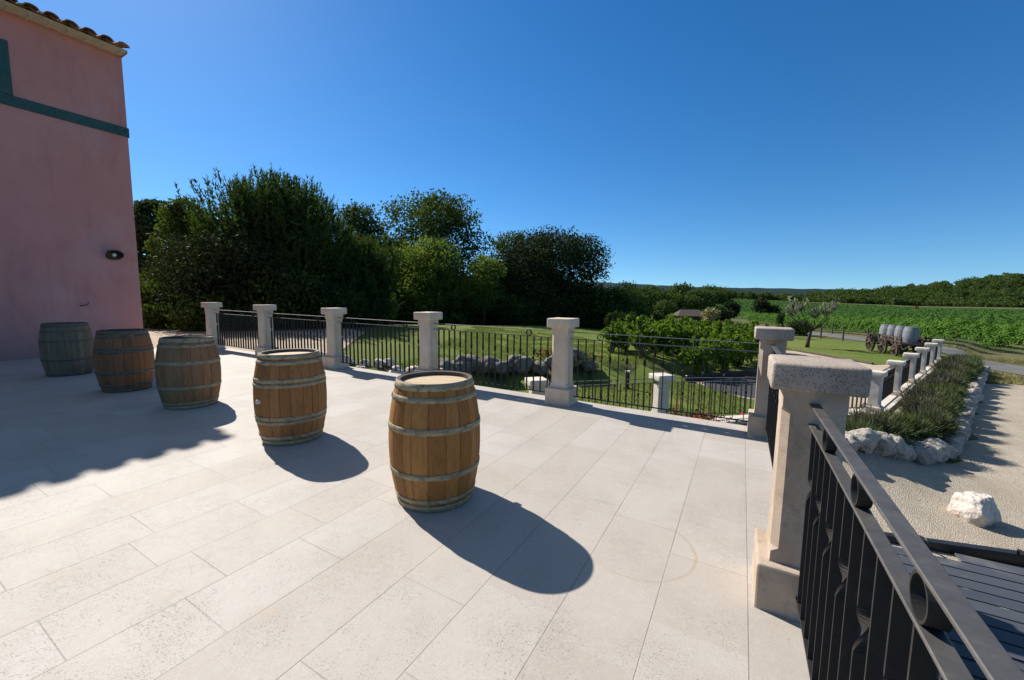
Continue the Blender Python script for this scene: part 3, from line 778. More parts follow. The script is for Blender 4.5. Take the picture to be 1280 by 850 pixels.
# far slope
f4 = [roof.verts.new(p) for p in ((-WDX / 2, .25, zt0 + .05 + (ov + WDX / 2) * rise), (-WDX / 2, -WDY, zt0 + .05 + (ov + WDX / 2) * rise), (-WDX - .3, -WDY, zt0), (-WDX - .3, .25, zt0))]
roof.faces.new(f4)
rf = mesh_obj('roof', finish(roof, 'roof', False, M['tile']), house)
cor = bmesh.new()                                        # génoise cornice: cream mortar with arched underside
n = 8; prof_lo = []; prof_hi = []
yy = []
for r in range(nrow):
    yc = -.12 + sw / 2 - r * sw
    for k in range(n):
        a = PI * k / n; yy.append((yc + sw / 2 * math.cos(a), WT - .02 + .052 * math.sin(a)))
yy = [(min(-.002, y), z) for y, z in yy]
for (y0, z0), (y1, z1) in zip(yy, yy[1:]):
    if y0 == y1: continue
    zt = zt0 + .006
    f = [cor.verts.new(p) for p in ((.38, y0, z0), (.38, y1, z1), (.38, y1, zt), (.38, y0, zt))]; cor.faces.new(f[::-1])
    f = [cor.verts.new(p) for p in ((.001, y0, z0), (.001, y1, z1), (.38, y1, z1), (.38, y0, z0))]; cor.faces.new(f[::-1])
y_, z_ = yy[0]
f = [cor.verts.new(p) for p in ((.001, y_, z_), (.38, y_, z_), (.38, y_, zt0 + .006), (.001, y_, zt0 + .006))]; cor.faces.new(f)
bmesh.ops.recalc_face_normals(cor, faces=cor.faces[:])
mesh_obj('cornice', finish(cor, 'cornice', False, M['cream']), rf)
bm = bmesh.new(); add_box(bm, (.012, -9, 5.69), (.03, 18.02, .225), None, .004, 1); add_box(bm, (.012, -1.99, 6.36), (.03, .26, 1.1), None, .004, 1)
add_box(bm, (-.4, .012, 5.69), (.84, .03, .225), None, .004, 1)
mesh_obj('painted_band', finish(bm, 'painted_band', False, M['green_trim']), house)
# wall lamp
lamp = thing('wall_lamp', 'small dark dome lamp on the pink wall near its right edge', 'lamp', (WX, 3.95, 2.57))
bm = bmesh.new(); bmesh.ops.create_cone(bm, cap_ends=True, segments=20, radius1=.055, radius2=.05, depth=.02, matrix=Matrix.Translation((.012, -.02, .06)) @ Matrix.Rotation(PI / 2, 4, 'Y'))
add_tube(bm, [(.02, -.02, .06), (.09, -.02, .11), (.16, 0, .11), (.19, 0, .07)], .011, 8)
mesh_obj('bracket', finish(bm, 'bracket', True, M['black']), lamp)
bm = bmesh.new(); n = 28; rr = [(.03, .085), (.06, .078), (.11, .05), (.15, .012), (.172, -.035), (.166, -.035), (.145, .008), (.105, .042), (.055, .066), (.0, .068)]
vs = [[bm.verts.new((.19 + r * math.cos(2 * PI * k / n), r * math.sin(2 * PI * k / n), z)) for r, z in rr] for k in range(n)]
for k in range(n):
    a, b = vs[k], vs[(k + 1) % n]
    for i in range(len(rr) - 1): bm.faces.new((a[i], b[i], b[i + 1], a[i + 1]))
bmesh.ops.rotate(bm, verts=bm.verts, cent=(.19, 0, .03), matrix=Matrix.Rotation(math.radians(-38), 3, 'Y'))
mesh_obj('shade', finish(bm, 'shade', True, M['black']), lamp)
bm = bmesh.new(); bmesh.ops.create_uvsphere(bm, u_segments=14, v_segments=10, radius=.042, matrix=Matrix.Translation((.19, 0, -.005)))
mesh_obj('bulb', finish(bm, 'bulb', True, M['bulb']), lamp)
bm = bmesh.new(); add_tube(bm, [(0, 0, 0), (.05, .01, 0), (.09, .05, .01), (.09, .10, .03), (.085, .125, .08)], [.013, .012, .012, .011, .009], 8)
o = mesh_obj('wall_hook', finish(bm, 'wall_hook', True, M['black']), None, (WX, 3.32, 1.30)); props(o, 'small dark curved iron hook in the pink wall above the grey barrel', 'hook')

# ------------------------------------------------------------------ leaves and trees
def leaf_quads(P, size, rng, stretch=1.5, up=.0, normal=None, nbias=0.):
    n = len(P); P = np.asarray(P)
    a = rng.normal(size=(n, 3)); a[:, 2] *= (1 - up); 
    if normal is not None: a = a * (1 - nbias) + normal * nbias * 1.5
    a /= np.linalg.norm(a, axis=1)[:, None]
    b = rng.normal(size=(n, 3)); b -= a * (a * b).sum(1)[:, None]; b /= np.linalg.norm(b, axis=1)[:, None]
    c = np.cross(a, b); s = size * rng.uniform(.6, 1.35, size=(n, 1))
    b = b * s * stretch * .5; c = c * s * .5
    V = np.empty((n, 4, 3)); V[:, 0] = P - b; V[:, 1] = P + c * .9 - b * .1; V[:, 2] = P + b; V[:, 3] = P - c * .9 - b * .1
    return V.reshape(-1, 3), np.arange(4 * n).reshape(n, 4)
def lobes_points(lobes, N, rng, shell=.55):
    w = np.array([l[3] * l[4] * l[5] for l in lobes]) ** .8; w /= w.sum(); idx = rng.choice(len(lobes), N, p=w)
    d = rng.normal(size=(N, 3)); d /= np.linalg.norm(d, axis=1)[:, None]
    r = shell + (1 - shell) * rng.random((N, 1)) ** .7; r *= 1 + rng.normal(size=(N, 1)) * .07
    L = np.array(lobes)[idx]
    return L[:, :3] + d * r * L[:, 3:6], d
def make_lobes(rng, w, zlo, zhi, n, r=(.22, .36), flat=.8, prof=None):
    out = []
    for i in range(n):
        k = (i + .5) / n; z = zlo + (zhi - zlo) * k; 
        rad = w / 2 * (prof(k) if prof else math.sqrt(max(.05, 1 - (2 * k - 1) ** 2)))
        a = i * 2.4 + rng.uniform(-.5, .5); q = rng.uniform(.35, 1.0) ** .6
        rr = w * rng.uniform(*r); ins = max(0, rad - rr * .8)
        out.append((ins * q * math.cos(a), ins * q * math.sin(a), min(z, zhi - rr * flat), rr, rr, rr * flat))
    return out
def trunk_bm(bm, rng, H, r0, lobes, lean=0.0, nb=9):
    pts = [(lean * k * k + .04 * H * math.sin(k * 3 + 1) * .3, .02 * H * math.sin(k * 4), H * k) for k in np.linspace(-.03, 1, 8)]
    add_tube(bm, pts, [r0 * (1.25 - 1.0 * k) for k in np.linspace(0, 1, 8)], 10)
    for l in lobes[:nb]:
        zb = min(l[2] * .75, H * .85) * rng.uniform(.55, .95); k = zb / H
        s = Vector((lean * k * k, 0, zb)); e = Vector(l[:3]); m = (s + e) / 2 + Vector((0, 0, -.06 * (e - s).length))
        add_tube(bm, [s, m, e], [r0 * .42, r0 * .28, r0 * .1], 6)
def shoot_quads(tips, dirs, rng, L, nn, size):
    """needle tufts: thin quads around short stems"""
    V = []; k = len(tips)
    f = rng.random((k, nn, 1)); base = tips[:, None, :] - dirs[:, None, :] * L * (1 - f)
    sd = rng.normal(size=(k, nn, 3)); dd = dirs[:, None, :] * 1.1 + sd * .55; dd /= np.linalg.norm(dd, axis=2)[..., None]
    sid = np.cross(dd, rng.normal(size=(k, nn, 3))); sid /= np.linalg.norm(sid, axis=2)[..., None]
    s = size * rng.uniform(.7, 1.3, size=(k, nn, 1)); wdt = s * .20
    wdt = wdt * .75; Q = np.empty((k, nn, 4, 3)); Q[:, :, 0] = base - sid * wdt; Q[:, :, 1] = base + sid * wdt; Q[:, :, 2] = base + dd * s + sid * wdt * .3; Q[:, :, 3] = base + dd * s - sid * wdt * .3
    n = k * nn; return Q.reshape(-1, 3), np.arange(4 * n).reshape(n, 4)
class Kind: pass
def build_tree(name, label, cat, loc, H, W, mat, seed, kind='broad', N=7000, size=.2, zlow=.12, nl=16, trunk=.16, group=None, prof=None, r=(.2, .34), shell=.55, stretch=1.5, rz=0, flat=.8):
    rng = np.random.default_rng(seed); rr = random.Random(seed)
    t = thing(name, label, cat, loc, rz, group)
    lobes = make_lobes(rr, W, H * zlow, H, nl, r, flat, prof)
    if kind != 'shoots' and N > 2000:
        sub = []
        for l in lobes:
            for q in range(6):
                v = Vector((rr.gauss(0, 1), rr.gauss(0, 1), rr.gauss(.25, .9))).normalized(); k = rr.uniform(.3, .48)
                sub.append((l[0] + v.x * l[3] * .85, l[1] + v.y * l[4] * .85, min(l[2] + v.z * l[5] * .85, H - l[5] * k * .8), l[3] * k, l[4] * k, l[5] * k))
        LL = lobes + sub
    else: LL = lobes
    if kind == 'shoots':
        P, d = lobes_points(lobes, N, rng, .75)
        rad = P.copy(); rad[:, 2] -= H * .25; rad /= np.linalg.norm(rad, axis=1)[:, None]
        dirs = rad * .5 + np.array([0, 0, 1.]) + rng.normal(size=P.shape) * .22; dirs /= np.linalg.norm(dirs, axis=1)[:, None]
        V, F = shoot_quads(P + dirs * .5, dirs, rng, 1.0, 26, size)
        Pi, di = lobes_points(lobes, N * 3, rng, .2); V2, F2 = leaf_quads(Pi * np.array([.9, .9, .95]), size * 1.1, rng, 2.2)
        F = np.vstack([F, F2 + len(V)]); V = np.vstack([V, V2])
    else:
        N = int(N * 1.35); size = size * .84; P, d = lobes_points(LL, N, rng, shell)
        # clump leaves into sprays so the crown has gaps
        cl = rng.normal(size=(N, 3)) * size * .55
        P = P + cl
        V, F = leaf_quads(P, size, rng, stretch, 0, d, .3)
    V[:, 2] = np.maximum(V[:, 2], .02)
    bm = bmesh.new(); trunk_bm(bm, rr, H * .8, trunk, lobes)
    mesh_obj('trunk', finish(bm, 'trunk', True, M['bark']), t)
    mesh_obj('crown', np_mesh('crown', V, F, mat), t)
    return t
def at(px, d, dz=0):
    x, y = plan(px, d); return (x, y, gz(x, y) + dz)
def tree_px(name, label, cat, px, d, ytop, wpx, mat, seed, **kw):
    loc = at(px, d); H = height_at(px, ytop, loc[0], loc[1]) - loc[2]
    W = wpx / FPX * d / math.hypot(1, (px - 640) / FPX) * 1.02
    return build_tree(name, label, cat, loc, H, W, mat, seed, **kw)
dome = lambda k: math.sqrt(max(.08, 1 - k ** 2.4)) if k > .35 else .82 + .3 * k
ppx = lambda k: .95 if k < .6 else math.sqrt(max(.05, 1 - ((k - .6) / .4) ** 2))
# pines and trees behind the railing, left to right
full = lambda k: 1.0 if k < .55 else math.sqrt(max(.12, 1 - ((k - .55) / .45) ** 2))
tree_px('pine_tree', 'flat crowned dark pine rising just right of the pink house', 'tree', 206, 30, 252, 105, M['pine_blue'], 1, N=9000, size=.22, zlow=.2, nl=20, r=(.16, .26), flat=.5)
tree_px('pine_tree', 'small pine top beside the house edge, lowest of the skyline on the left', 'tree', 172, 29, 264, 95, M['pine_blue'], 2, N=7000, size=.22, zlow=.1, nl=18, r=(.16, .28), flat=.6)
tree_px('leafy_tree', 'pale green leafy tree left of the tallest pine', 'tree', 243, 25, 250, 120, M['decid2'], 3, N=13000, size=.15, zlow=.06, nl=26, r=(.15, .26), prof=dome)
tree_px('pine_tree', 'tallest pine with upright candle shoots left of centre', 'tree', 352, 23.5, 226, 250, M['pine'], 4, kind='shoots', N=3000, size=.18, zlow=.08, nl=40, trunk=.24, prof=dome, r=(.15, .24))
tree_px('evergreen_tree', 'very dark round evergreen in front of the tallest pine', 'tree', 282, 20.5, 296, 195, M['holm'], 5, N=19000, size=.12, zlow=.04, nl=24, r=(.2, .32), prof=ppx)
tree_px('pine_tree', 'slim pine top between the tallest pine and the open oak', 'tree', 452, 38, 255, 80, M['pine_blue'], 6, N=7000, size=.22, zlow=.2, nl=16, r=(.22, .34), flat=.8, prof=full)
tree_px('pine_tree', 'lower dark pine right beside the tallest pine', 'tree', 446, 25, 300, 130, M['pine'], 7, kind='shoots', N=1300, size=.2, zlow=.03, nl=22, prof=full, r=(.2, .3))
tree_px('oak_tree', 'tall open crowned oak with sky gaps in the middle of the tree line', 'tree', 545, 40, 245, 165, M['oakleaf'], 8, N=17000, size=.21, zlow=.2, nl=34, trunk=.3, r=(.12, .2), shell=.45)
tree_px('leafy_tree', 'mid green bushy tree below the open crowned oak', 'tree', 540, 33, 296, 125, M['decid'], 9, N=13000, size=.15, zlow=.03, nl=24, r=(.15, .25), prof=full)
tree_px('evergreen_tree', 'dark evergreen filling the tree line below the slim pine top', 'tree', 488, 36, 296, 120, M['oakleaf'], 14, N=11000, size=.18, zlow=.03, nl=22, r=(.18, .3), prof=full)
tree_px('young_tree', 'thin young tree with bare slim stem on the lawn edge', 'tree', 604, 31, 318, 62, M['decid'], 10, N=3600, size=.13, zlow=.3, nl=12, trunk=.05, r=(.18, .3))
tree_px('holm_oak', 'broad dense dark holm oak at the right end of the tree line', 'tree', 690, 37, 290, 146, M['holm'], 11, N=34000, size=.16, zlow=.03, nl=52, r=(.13, .22), prof=lambda k: 1.0 if k < .78 else math.sqrt(max(.25, 1 - ((k - .78) / .22) ** 2)), trunk=.3)
tree_px('leafy_tree', 'small leafy top peeping over the left shoulder of the holm oak', 'tree', 638, 44, 289, 70, M['oakleaf'], 12, N=6000, size=.2, zlow=.1, nl=16, r=(.2, .3))
tree_px('young_tree', 'sparse twiggy young tree against the sky right of the holm oak', 'tree', 781, 33, 350, 42, M['decid'], 13, N=1100, size=.12, zlow=.25, nl=10, trunk=.045, r=(.2, .32))
# undergrowth: one bush with its stems, copied
def bush_proto(name, label, cat, H, W, mat, seed, N, size, group=None, zlow=.02, nl=9):
    return build_tree(name, label, cat, (0, 0, 0), H, W, mat, seed, N=N, size=size, zlow=zlow, nl=nl, trunk=.05, r=(.28, .42), prof=ppx, group=group)
GU = 'undergrowth bushes under the trees'
ub = bush_proto('undergrowth_bush', 'dark undergrowth bush filling the shade beneath the trees', 'bush', 2.9, 4.6, M['shrub'], 21, 6500, .15, GU)
first = True
for i in range(38):
    px = 165 + i * 16.6 + random.uniform(-7, 7)
    d = ((21.5 if px < 440 else 34) if (i % 2 or px > 715) else 42) + random.uniform(-1, 2)
    o = ub if first else copy_tree(ub); first = False
    o.location = at(px, d, -.1); o.rotation_euler.z = random.uniform(0, 6); s = random.uniform(.8, 1.2) * (1.9 if d > 39 else 1); o.scale = (s, s, s * random.uniform(.9, 1.15))
lb = build_tree('sunlit_bush', 'yellow green bush catching sun low beside the house corner', 'bush', at(205, 19.5), 1.2, 1.8, M['decid2'], 24, N=2200, size=.15, zlow=.05, nl=8, trunk=.04)
lb = build_tree('sunlit_bush', 'yellow green bush catching sun behind the left end pillar', 'bush', at(262, 19), 1.7, 3.6, M['decid2'], 25, N=3200, size=.15, zlow=.05, nl=10, trunk=.04)
build_tree('clipped_hedge', 'small clipped green hedge at the right foot of the holm oak', 'hedge', at(775, 28), 1.5, 2.2, M['shrub'], 26, N=2600, size=.12, zlow=.05, nl=9, trunk=.04, prof=lambda k: 1)
build_tree('round_shrub', 'dark rounded shrub behind the vine rows', 'shrub', at(822, 30), 1.35, 1.9, M['holm'], 27, N=2200, size=.11, zlow=.05, nl=8, trunk=.04)
build_tree('yellow_shrub', 'yellowing shrub by the small hut', 'shrub', at(886, 62), 2.2, 3.2, M['straw'], 28, N=900, size=.28, zlow=.05, nl=8, trunk=.05)
build_tree('round_bush', 'dark bush low at the field edge right of the hut', 'bush', at(898, 70), 2.4, 5.0, M['holm'], 29, N=1500, size=.32, zlow=.05, nl=9, trunk=.08)
build_tree('round_bush', 'single round dark bush standing in the vineyard', 'bush', at(912, 92), 3.9, 4.0, M['holm'], 30, N=1500, size=.36, zlow=.05, nl=9, trunk=.1)
build_tree('round_bush', 'larger of the two dark bushes side by side in the vineyard', 'bush', at(951, 95), 4.6, 4.6, M['holm'], 31, N=1600, size=.36, zlow=.05, nl=9, trunk=.1)
build_tree('round_bush', 'smaller of the two dark bushes side by side in the vineyard', 'bush', at(966, 93), 3.0, 3.4, M['holm'], 32, N=1200, size=.36, zlow=.05, nl=9, trunk=.1)
build_tree('conifer', 'small dark blue conical conifer behind the corner pillar cap', 'tree', at(975, 30), 1.9, .7, M['pine_blue'], 33, N=900, size=.12, zlow=.05, nl=9, trunk=.04, prof=lambda k: 1.05 - k)
build_tree('round_shrub', 'dark low shrub at the foot of the olive tree behind the corner pillar', 'shrub', at(1000, 33), 1.3, 2.0, M['shrub'], 34, N=1400, size=.13, zlow=.05, nl=8, trunk=.04)
# middle distance trees left of the vineyard
GM = 'trees along the left edge of the plain'
mt = build_tree('field_tree', 'dark broad tree in the belt along the left edge of the plain', 'tree', (0, 0, 0), 7.5, 9, M['wood'], 35, N=2000, size=.5, zlow=.05, nl=14, trunk=.25, group=GM, prof=ppx)
spots = [(800, 88, 1.0), (822, 95, .95), (842, 105, .9), (861, 112, .8), (786, 100, .95), (812, 125, 1.0), (850, 140, 1.15), (876, 150, 1.0), (893, 168, .95), (905, 185, .95), (830, 80, .6), (791, 74, .7), (868, 128, .9), (884, 190, 1.2), (899, 210, 1.15)]
for i, (px, d, s) in enumerate(spots):
    o = mt if i == 0 else copy_tree(mt); o.location = at(px, d, -.2); o.scale = (s, s, s * random.uniform(.85, 1.1)); o.rotation_euler.z = i * 1.3
# olive tree
ol = thing('olive_tree', 'small pruned olive tree with thin silvery shoots on the lawn strip', 'tree', at(1011, 23.2))
bm = bmesh.new(); add_tube(bm, [(0, 0, -.05), (.03, 0, .4), (.10, .05, .8), (.13, 0, 1.1)], [.12, .09, .075, .075], 10)
tips = []
for e in ((-.85, .1, 1.75), (-.45, -.35, 2.1), (.75, .1, 1.9), (1.05, .3, 2.2), (.2, -.5, 1.7), (-.75, .4, 2.2)):
    add_tube(bm, [(.12, 0, 1.0), (.12 + e[0] * .45, e[1] * .5, 1.28), e], [.05, .034, .016], 7); tips.append(e)
rng = np.random.default_rng(4); sh = []; base_ = []
for e in tips:
    for k in range(9):
        a = rng.uniform(0, 6.28); q = Vector(e) + Vector((math.cos(a) * .28, math.sin(a) * .28, rng.uniform(.2, .75)))
        add_tube(bm, [e, (Vector(e) + q) / 2 + Vector((0, 0, .05)), q], [.014, .009, .005], 4)
        for s in np.linspace(.25, 1.05, 12): sh.append(Vector(e).lerp(q, s) + Vector(rng.normal(size=3) * .05))
mesh_obj('trunk', finish(bm, 'trunk', True, M['bark']), ol)
V, F = leaf_quads(np.array(sh), .095, rng, 2.4); mesh_obj('crown', np_mesh('crown', V, F, M['olive']), ol)

# ------------------------------------------------------------------ garden vines beyond the lawn
def vine_row(label, x0, y0, az, L, seed, hgt=1.28):
    rng = np.random.default_rng(seed); rr = random.Random(seed)
    t = thing('vine_row', label, 'vine row', (x0, y0, gz(x0, y0)), PI / 2 - math.radians(az), 'leafy trellised vines beyond the lawn')
    c, s = math.cos(PI / 2 - math.radians(az)), math.sin(PI / 2 - math.radians(az))
    g = lambda u: gz(x0 + u * c, y0 + u * s) - gz(x0, y0)
    lob = []
    for k in range(int(L * 2.6)):
        u = (k + rr.random()) * L / int(L * 2.6); q = rr.uniform(.22, .46)
        lob.append((u, rr.uniform(-.32, .32), g(u) + rr.uniform(.6, hgt - q * .7), q, q, q * .85))
    for k in range(int(L * 4)):                          # loose shoots standing out of the row
        u = rr.uniform(0, L); lob.append((u, rr.uniform(-.45, .45), g(u) + rr.uniform(.8, hgt + .12), rr.uniform(.06, .16), rr.uniform(.06, .16), rr.uniform(.14, .34)))
    for k in range(int(L * 1.9)):
        u = rr.uniform(0, L); lob.append((u, rr.uniform(-.25, .25), g(u) + rr.uniform(.3, .8), .26, .22, .42))
    P, d = lobes_points(lob, int(L * 520), rng, .5)
    V, F = leaf_quads(P, .15, rng, 1.15, 0, np.tile(np.array([0, 0, 1.]), (len(P), 1)), .25)
    mesh_obj('foliage', np_mesh('foliage', V, F, M['vine']), t)
    n = int(L / 1.1)
    bm = bmesh.new()
    for k in range(n):
        u = .3 + k * 1.1; b = g(u); q = rr.uniform(-.05, .05)
        add_tube(bm, [(u, 0, b - .05), (u + q, q, b + .5), (u - q, .03, b + .85)], [.035, .028, .02], 6)
    tr = mesh_obj('stems', finish(bm, 'stems', True, M['bark']), t); tr['kind'] = 'stuff'
    for k in range(0, n, 5):
        u = .15 + k * 1.1; bm = bmesh.new(); add_tube(bm, [(0, 0, -.1), (0, 0, 1.4)], .035, 7)
        mesh_obj('post', finish(bm, 'post', False, M['post']), t, (u, 0, g(u)))
vine_row('leafy vine row nearest the small white post, its end facing the terrace', -1.35, 14.3, 15, 11, 61)
vine_row('leafy vine row second from the right beyond the garden light', -3.15, 14.6, 15, 15, 62)
vine_row('leafy vine row at the end of the boulder edging, leftmost', -4.45, 15.6, 15, 17, 63, 1.2)

# ------------------------------------------------------------------ vineyard on the plain
va = math.radians(-20); vd = np.array([math.sin(va), math.cos(va)]); vn = np.array([vd[1], -vd[0]])
GV = 'vine rows on the plain'
def field_row(n, seed, dens, size, hgt, mat):
    rng = np.random.default_rng(seed)
    us = []
    for s in np.arange(-140, 460, 2.0):
        p = vn * n + vd * s; d, t = depth_t(*p)
        if d < 24 or d > 330: continue
        px = 640 + FPX * t
        lim = 892 if d > 110 else (930 if d > 60 else 985)
        if lim < px < 1420: us.append(s)
    if len(us) < 3: return None
    s0, s1 = min(us), max(us); L = s1 - s0
    # leaves thin out and coarsen with distance along the row
    cu = np.linspace(0, L, 200); cd = np.array([max(24, depth_t(*(vn * n + vd * (s0 + q)))[0]) for q in cu])
    sz = .125 * np.maximum(1, cd / 38) ** .85; den = dens * (.17 / sz) ** 2.0 * .85 * np.where(cd < 38, 1, 1)
    cum = np.concatenate([[0], np.cumsum((den[1:] + den[:-1]) / 2 * (L / 199))]); N = int(cum[-1])
    u = np.interp(rng.random(N) * cum[-1], cum, cu); size = np.interp(u, cu, sz)[:, None]
    hill_ = hgt * (1 + .18 * np.sin(u * .9 + n * 3) * np.sin(u * 2.3) + .12 * np.sin(u * 5.1 + n))
    zz_ = .30 + (hill_ - .30) * rng.random(N) ** .7
    P = np.stack([u, np.clip(rng.normal(size=N) * .24, -.42, .42), zz_], 1)
    o0 = vn * n + vd * s0; kz = gz(*o0)
    ss = np.linspace(0, L, 60); zz = np.array([gz(*(o0 + vd * q)) - kz for q in ss])
    nr = np.stack([0 * u, P[:, 1] * 3.2, np.maximum(0, (zz_ / hill_ - .72)) * 5.5 + .05], 1); nr /= np.linalg.norm(nr, axis=1)[:, None]
    P[:, 2] += np.interp(u, ss, zz)
    V, F = leaf_quads(P, size, rng, 1.2, 0, nr, .82)
    me = np_mesh('vine_foliage', V, F, mat)
    return me, (float(o0[0]), float(o0[1]), kz)
n = 23.6; i = 0; far_V = []; far_F = []; cnt = 0
while n < 330:
    dens, size, hgt = 190, 0, 1.2
    r = field_row(n, 500 + i, dens, size, hgt, M['vine_far'] if n < 45 else M['vine_farther'])
    if r:
        me, loc = r
        if n < 120:
            o = mesh_obj('field_vine_row', me, None, loc, (0, 0, math.atan2(vd[1], vd[0])))
            near = n < 22
            props(o, 'long green vine row of the vineyard on the plain', 'vine row', GV)
        else:
            c, s = vd; A = np.empty(len(me.vertices) * 3, np.float32); me.vertices.foreach_get('co', A); A = A.reshape(-1, 3)
            W = np.stack([loc[0] + A[:, 0] * vd[0] - A[:, 1] * vd[1], loc[1] + A[:, 0] * vd[1] + A[:, 1] * vd[0], loc[2] + A[:, 2]], 1)
            far_F.append(np.arange(len(W)).reshape(-1, 4) + cnt); cnt += len(W); far_V.append(W); bpy.data.meshes.remove(me)
    n += 2.8 if n < 120 else 3.4; i += 1
if far_V:
    o = mesh_obj('far_vineyard', np_mesh('far_vineyard', np.vstack(far_V), np.vstack(far_F), M['vine_farther'])); props(o, 'far green rows of the vineyard merging below the wooded hill', 'vineyard', None, 'stuff')

# ------------------------------------------------------------------ hills and woods
def hill(name, mat, pxs, d0, d1, ytops, tree_h, bumps, seed):
    ts = np.linspace((pxs[0] - 640) / FPX, (pxs[-1] - 640) / FPX, 90); ds = np.linspace(0, 1, 16); V = []
    for k in ds:
        for t in ts:
            px = 640 + FPX * t; d = d0 + (d1 - d0) * k; x, y = plan(px, d); z0 = gz(*plan(px, d0)) - 1
            xr, yr = plan(px, d1 * .8 + d0 * .2); zt = height_at(px, float(np.interp(px, pxs, ytops)), xr, yr) - tree_h
            q = min(1, k / .8); z = z0 + (zt - z0) * (q * q * (3 - 2 * q)) if k <= .8 else zt - (k - .8) * 60
            z += mnoise.noise(Vector((x * .02, y * .02, seed))) * bumps * q
            V.append((x, y, z))
    n = len(ts); F = [(j * n + i, j * n + i + 1, (j + 1) * n + i + 1, (j + 1) * n + i) for j in range(15) for i in range(n - 1)]
    o = mesh_obj(name, np_mesh(name, V, F, mat, True)); props(o, kind='structure'); return np.array(V).reshape(16, n, 3)
HG = hill('wooded_hill', M['hill'], [1010, 1060, 1103, 1142, 1180, 1215, 1251, 1280, 1400], 385, 640, [366, 362, 360, 356, 351.5, 348, 342.5, 343, 338], 7, 2, 1.)
HR_ = hill('distant_hills', M['ridge'], [560, 700, 782, 820, 855, 920, 952, 1080, 1300], 900, 1700, [352, 352, 354.5, 357, 358.8, 360.3, 360.5, 362.5, 364], 0, 5, 9.)
rng = np.random.default_rng(77); PV = []; sizes = []
def clump(c, w, h, nq):
    d = rng.normal(size=(nq, 3)); d /= np.linalg.norm(d, axis=1)[:, None]; d[:, 2] = np.abs(d[:, 2]) * 1.0 - .1
    r = .6 + .4 * rng.random((nq, 1)); return np.array(c) + np.array([0, 0, h * .25]) + d * r * np.array([w / 2, w / 2, h * .75])
pts = []
for i in range(1150):                                   # on the hill
    j = rng.integers(0, 13); k = rng.integers(0, HG.shape[1] - 1); a, b = rng.random(2)
    p = HG[j, k] * (1 - a) * (1 - b) + HG[j, k + 1] * a * (1 - b) + HG[j + 1, k] * (1 - a) * b + HG[j + 1, k + 1] * a * b
    s = rng.uniform(7.5, 12.5); pts.append(clump(p, s, s * rng.uniform(.7, 1.0), 130))
for i in range(330):                                    # belt along the far edge of the plain
    px = rng.uniform(905, 1400); d = rng.uniform(362, 392); x, y = plan(px, d); s = rng.uniform(5.5, 9); h = float(np.interp(px, [905, 1080, 1300], [8.5, 8.5, 7.0])) * rng.uniform(.7, 1.1)
    pts.append(clump((x, y, gz(x, y) - .5 + float(np.interp(px, [930, 1100, 1280], [.4, 1.2, 2.0]))), s, h, 110))
for i in range(260):                                    # woods between plain and ridge
    px = rng.uniform(700, 1060); d = rng.uniform(430, 640); x, y = plan(px, d); s = rng.uniform(7, 12)
    z = gz(x, y); pts.append(clump((x, y, z + 1), s, rng.uniform(8, 12), 60))
P = np.vstack(pts); V, F = leaf_quads(P, 1.25, rng, 1.2)
o = mesh_obj('woodland', np_mesh('woodland', V, F, M['wood'])); props(o, 'dense dark green woodland covering the hill beyond the vineyard', 'woodland', None, 'stuff')
# pale track along the far side of the plain
def ribbon(name, pxs, ds, wdt, mat, off):
    V = []
    for px in np.linspace(pxs[0], pxs[1], 60):
        d = np.interp(px, pxs, ds)
        for dd in (0, wdt): x, y = plan(px, d + dd); V.append((x, y, gz(x, y) + off + (float(np.interp(px, [930, 1100, 1280], [.4, 1.2, 2.0])) if dd else 0)))
    F = [(2 * i, 2 * i + 2, 2 * i + 3, 2 * i + 1) for i in range(59)]
    return props(mesh_obj(name, np_mesh(name, V, F, mat, True)), kind='structure')
ribbon('farm_track', (930, 1400), (334, 332), 24, M['ground'], .6)

# ------------------------------------------------------------------ small buildings far off
def hut(name, label, cat, loc, rz, w, d, h, rh, wm, rm):
    t = thing(name, label, cat, loc, rz)
    bm = bmesh.new(); add_box(bm, (0, 0, h / 2 - .2), (w, d, h + .4)); mesh_obj('wall', finish(bm, 'wall', False, wm), t)
    bm = bmesh.new(); a = w / 2 + .3; b = d / 2 + .3
    vs = [bm.verts.new(p) for p in ((-a, -b, h), (a, -b, h), (a, b, h), (-a, b, h), (-a * .6, 0, h + rh), (a * .6, 0, h + rh))]
    for f in ((0, 1, 5, 4), (1, 2, 5), (2, 3, 4, 5), (3, 0, 4), (3, 2, 1, 0)): bm.faces.new([vs[i] for i in f])
    mesh_obj('roof', finish(bm, 'roof', False, rm), t)
    bm = bmesh.new(); add_box(bm, (0, -d / 2 - .02, h * .42), (w * .22, .06, h * .8)); mesh_obj('door', finish(bm, 'door', False, M['post']), t)
    return t
hut('hut', 'low brown hut with a hipped roof among trees left of the vineyard', 'hut', at(861, 66), math.radians(25), 4.2, 3.2, 1.0, 1.0, M['post'], M['post'])
x, y = plan(852, 330); hut('farmhouse', 'tiny pale farmhouse roof showing above the far trees', 'house', (x, y, height_at(852, 366, x, y)), .3, 5.5, 5, 3.0, 1.6, M['white'], M['cream'])
sg = thing('marker_board', 'small orange marker board on a post out in the vineyard', 'sign', at(1143, 150))
bm = bmesh.new(); add_tube(bm, [(0, 0, -.2), (0, 0, 2.3)], .05, 6); mesh_obj('post', finish(bm, 'post', False, M['post']), sg)
bm = bmesh.new(); add_box(bm, (0, 0, 2.5), (1.3, .06, 1.0), Matrix.Rotation(.4, 4, 'Z'), .01, 1); mesh_obj('board', finish(bm, 'board', False, M['orange']), sg)

